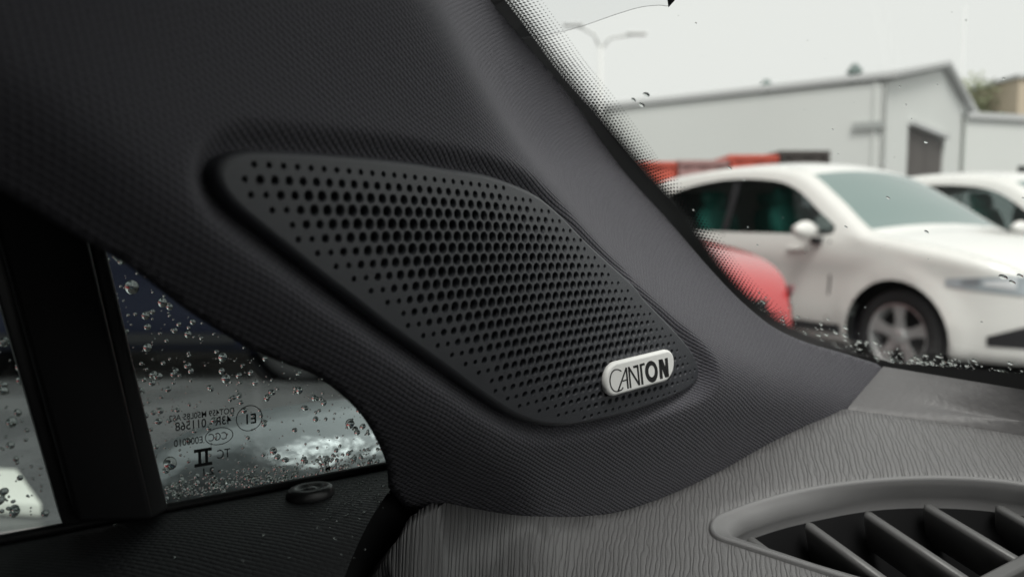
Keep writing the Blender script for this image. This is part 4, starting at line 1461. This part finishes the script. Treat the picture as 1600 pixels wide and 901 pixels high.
mb.loft([[e0 + o_, pk0 + o_, e3 + o_, e3 + o_ + UP * .3, pk0 + o_ + UP * .3, e0 + o_ + UP * .3], [e1_, pk1, e2_, e2_ + UP * .3, pk1 + UP * .3, e1_ + UP * .3]])
mb.build('roof', roof_m, hall)
for px, D, hh in ((1190, 46, 1.0), (1325, 42, 1.1)):
    base = Vector((at(px, D), D, EH + .1)); mb = MB()
    mb.loft([[base + Vector((i * .22, j * .22, z)) for i, j in ((-1, -1), (1, -1), (1, 1), (-1, 1))] for z in (-.3, hh * .6)])
    mb.loft([[base + Vector((i * s, j * s, z)) for i, j in ((-1, -1), (1, -1), (1, 1), (-1, 1))] for s, z in ((.34, hh * .6), (.10, hh))])
    mb.build('roof_vent', simple('vent_sheet', (.12, .16, .15), .6), hall)
for k_ in (0,):
    p_ = c0.lerp(c1_, .02 + k_ * .115) - g * .02
    mb = MB(); sw_ = .10 if k_ % 3 == 0 else .035; mb.box(p_ - g * .03 + UP * EH / 2, sw_, sw_, EH, ((c1_ - c0).normalized(), g, UP)); mb.build('downpipe' if k_ % 3 == 0 else 'cladding_joint', roof_m if k_ % 3 else wall_m, hall)
mb = MB(); mb.box(c0.lerp(c1_, .03) - g * .15 + UP * 5.9, 1.5, .1, .35, ((c1_ - c0).normalized(), g, UP)); mb.build('wall_sign', simple('sign_grey', (.4, .42, .41), .6), hall)
# low wing to the right
low = empty('flat_building', (at(1560, 56), 56, 0), 'lower pale flat roofed building right of the gabled warehouse with one dark window', 'building')
wl = Vector((at(1500, 55), 55, 0)); wr = Vector((at(1760, 60), 60, 0)); nn = Vector((.1, -1, 0)).normalized()
mb = MB()
z1, z2, x0, x1 = 3.6, 4.9, .14, .30
L = wr - wl
for q in ([0, 1, 5.0, 8.1], [0, 1, 0, 3.9]):
    mb.loft([[wl + L * q[0] + UP * q[2], wl + L * q[1] + UP * q[2], wl + L * q[1] + UP * q[3], wl + L * q[0] + UP * q[3]], [p - nn * .3 for p in (wl + L * q[0] + UP * q[2], wl + L * q[1] + UP * q[2], wl + L * q[1] + UP * q[3], wl + L * q[0] + UP * q[3])]])
for q in ([0, .30, 3.9, 5.0], [.46, 1, 3.9, 5.0]):
    mb.loft([[wl + L * q[0] + UP * q[2], wl + L * q[1] + UP * q[2], wl + L * q[1] + UP * q[3], wl + L * q[0] + UP * q[3]], [p - nn * .3 for p in (wl + L * q[0] + UP * q[2], wl + L * q[1] + UP * q[2], wl + L * q[1] + UP * q[3], wl + L * q[0] + UP * q[3])]])
mb.build('wall', wall_m, low)
mb = MB(); p4 = [wl + L * .30 + UP * 3.9, wl + L * .46 + UP * 3.9, wl + L * .46 + UP * 5.0, wl + L * .30 + UP * 5.0]
mb.loft([[p - nn * .15 for p in p4], [p - nn * .2 for p in p4]]); mb.build('window', cglass, low)
mb = MB(); mb.loft([[wl + UP * 8.1 + nn * .3, wr + UP * 8.1 + nn * .3, wr + UP * 8.5 + nn * .3, wl + UP * 8.5 + nn * .3], [wl + UP * 8.1 - nn * 12, wr + UP * 8.1 - nn * 12, wr + UP * 8.5 - nn * 12, wl + UP * 8.5 - nn * 12]])
mb.build('roof', roof_m, low)
# containers in front of the long wall
def container(x0, x1, D, hgt, mat, label):
    root = empty('container', (x0, D, 0), label, 'container')
    mb = MB(); n = int((x1 - x0) / .3)
    rg = []
    pts = []
    for i in range(n + 1):
        x = x0 + (x1 - x0) * i / n; dy = .05 * (i % 2)
        pts.append((x, D + dy))
    lo = [Vector((x, y, .15)) for x, y in pts] + [Vector((x1, D + 2.4, .15)), Vector((x0, D + 2.4, .15))]
    hi = [Vector((p.x, p.y, hgt)) for p in lo]
    mb.loft([lo, hi]); mb.build('corrugated_shell', mat, root)
    mb = MB(); c = Vector(((x0 + x1) / 2, D - .03, hgt - .08)); mb.box(c, x1 - x0, .1, .16); mb.box((c.x, c.y, .15), x1 - x0, .1, .16)
    for xx in (x0, x1): mb.box((xx, c.y, hgt / 2), .14, .12, hgt)
    mb.build('frame', mat, root)
    return root
rc = simple('faded_red', (.50, .17, .15), .7, .3, var=.15, bscale=.6)
rc2 = simple('clean_red', (.62, .13, .09), .6, .3)
rc3 = simple('dull_red', (.42, .25, .24), .7, .3)
container(at(985, 30), at(1055, 30), 30, 3.35, rc2, 'bright red container at the left end of the row before the warehouse')
container(at(1057, 30), at(1135, 30), 30, 3.4, rc3, 'dull faded red container in the middle of the row before the warehouse')
container(at(1137, 30), at(1212, 30), 30, 3.6, rc2, 'red container next to the dark brown one before the warehouse')
container(at(1214, 30), at(1288, 30), 30, 3.75, simple('brown_sheet', (.09, .08, .075), .7, .3, var=.3, bscale=.8), 'dark brown container at the right end of the row')
# house far right
tb = empty('tan_house', (at(1610, 85), 85, 0), 'tan house at the right edge beyond the trees', 'building')
mb = MB(); mb.box((at(1578, 85) + 7, 90, 8), 14, 10, 16); mb.build('wall', simple('tan_render', (.55, .47, .36), .9), tb)
mb = MB(); mb.box((at(1578, 85) + 7, 90, 16.2), 14.6, 10.6, .4); mb.build('roof', roof_m, tb)
for i in range(2):
    for j in range(3):
        mb = MB(); mb.box((at(1578, 85) + 1.8 + i * 4, 84.95, 14 - j * 4), 1.4, .1, 1.8); mb.build('window', cglass, tb)
# dark building added behind the blue car to block sky light on the left
db = empty('shade_building', (-16, 17, 0), 'added dark building behind the dark blue car, mostly unseen, blocking sky light from the side glass', 'building')
bm_ = simple('shade_building_dark', (.035, .032, .03), .85, .2, var=.25, bscale=2)
mb = MB(); mb.box((-16.5, 17, 5), 28, 9, 10); mb.build('wall', bm_, db)
mb = MB(); mb.box((-18, -1, 5), 8, 27, 10); mb.build('shade_wing', bm_, db)  # added wing, further darkens the side window
for i in range(8):
    for z_ in (3, 6.6):
        mb = MB(); mb.box((-28 + i * 3.4, 12.48, z_), 1.5, .1, 1.6); mb.build('window', cglass, db)
# trees
def leaf_mat(name, c1, c2):
    m, nt, b = new_mat(name); h = NT(nt)
    oi = h.n('ShaderNodeTexCoord'); nz = h.n('ShaderNodeTexNoise'); nz.inputs['Scale'].default_value = .6
    h.l(oi.outputs['Object'], nz.inputs['Vector'])
    mxn = h.n('ShaderNodeMix'); mxn.data_type = 'RGBA'; mxn.inputs['A'].default_value = (*c1, 1); mxn.inputs['B'].default_value = (*c2, 1)
    h.l(nz.outputs['Fac'], mxn.inputs['Factor']); h.l(mxn.outputs['Result'], b.inputs['Base Color']); b.inputs['Roughness'].default_value = .8
    return m
def tree(px, D, ztop, rad, mat, label, seed, n=2600):
    rn = random.Random(seed); x = at(px, D)
    root = empty('tree', (x, D, 0), label, 'tree', 'trees behind the warehouse')
    mb = MB(); mb.tube([(x, D, 0), (x + .2, D, ztop * .3), (x, D, ztop * .6), (x + .1, D, ztop * .85)], [.4, .32, .2, .06], 8)
    for k in range(7):
        a = rn.uniform(0, 6.3); z = ztop * rn.uniform(.35, .7)
        mb.tube([(x, D, z), (x + math.cos(a) * rad * .5, D + math.sin(a) * rad * .5, z + ztop * .12), (x + math.cos(a) * rad * .8, D + math.sin(a) * rad * .8, z + ztop * .18)], [.14, .08, .02], 5)
    mb.build('trunk', simple('bark', (.12, .10, .08), .9), root, smooth=True)
    cl = []
    for k in range(16):
        a = rn.uniform(0, 6.3); r = rad * rn.uniform(.1, .75)
        cl.append((Vector((x + math.cos(a) * r, D + math.sin(a) * r, ztop * rn.uniform(.48, .88))), rad * rn.uniform(.25, .5)))
    mb = MB()
    for i in range(n):
        c, r = rn.choice(cl); d = Vector((rn.gauss(0, 1), rn.gauss(0, 1), rn.gauss(0, 1))).normalized() * r * rn.uniform(.5, 1.05)
        p = c + d; s = rn.uniform(.15, .4); u = Vector((rn.gauss(0, 1), rn.gauss(0, 1), rn.gauss(0, 1))).normalized(); v = u.orthogonal().normalized()
        mb.v += [p + u * s, p + v * s * .6, p - u * s, p - v * s * .6]; q = len(mb.v); mb.f.append([q - 4, q - 3, q - 2, q - 1])
    o = mesh('crown', mb.v, mb.f, mat, root, smooth=False)
leafA = leaf_mat('spring_leaves', (.16, .19, .10), (.30, .32, .20)); leafB = leaf_mat('green_leaves', (.05, .08, .04), (.13, .17, .08))
tree(1512, 92, 18.5, 4.6, leafA, 'pale tree with thin spring leaves just right of the gable peak', 3, 1700)
tree(1552, 88, 13.8, 3.2, leafB, 'darker green tree between the pale tree and the tan house', 5)
tree(1535, 84, 11.8, 3.0, leafB, 'low green tree behind the flat roof left of the darker tree', 9)
# lamp post and mast
steel = simple('galvanised', (.74, .75, .74), .5, .4)
D = 26; x = at(936, D)
lp_ = empty('street_lamp', (x, D, 0), 'pale double armed street lamp standing against the white sky', 'street lamp')
mb = MB(); mb.tube([(x, D, 0), (x, D, 3), (x, D, 6.75)], [.13, .10, .07], 10); mb.build('pole', steel, lp_, smooth=True)
for tx, zt in ((990, 7.08), (893, 7.35)):
    mb = MB(); x2 = at(tx, D); mb.tube([(x, D, 6.6), (x + (x2 - x) * .25, D, 6.95 if tx > 936 else 7.05), (x2 * .75 + x * .25, D, zt - .05), (x2, D, zt)], .045, 8)
    arm = mb.build('arm', steel, lp_, smooth=True)
    s = 1 if x2 > x else -1
    mb = MB(); mb.box((x2 + s * .0, D, zt), .62, .22, .10); mb.build('lamp_head', steel, arm, bevel=.03)
mb = MB(); D = 95; x = at(1490, D); mb.tube([(x, D, 0), (x, D, 26)], [.22, .08], 8)
tag(mb.build('radio_mast', steel, smooth=True), 'thin pale mast rising into the sky behind the gable', 'mast')
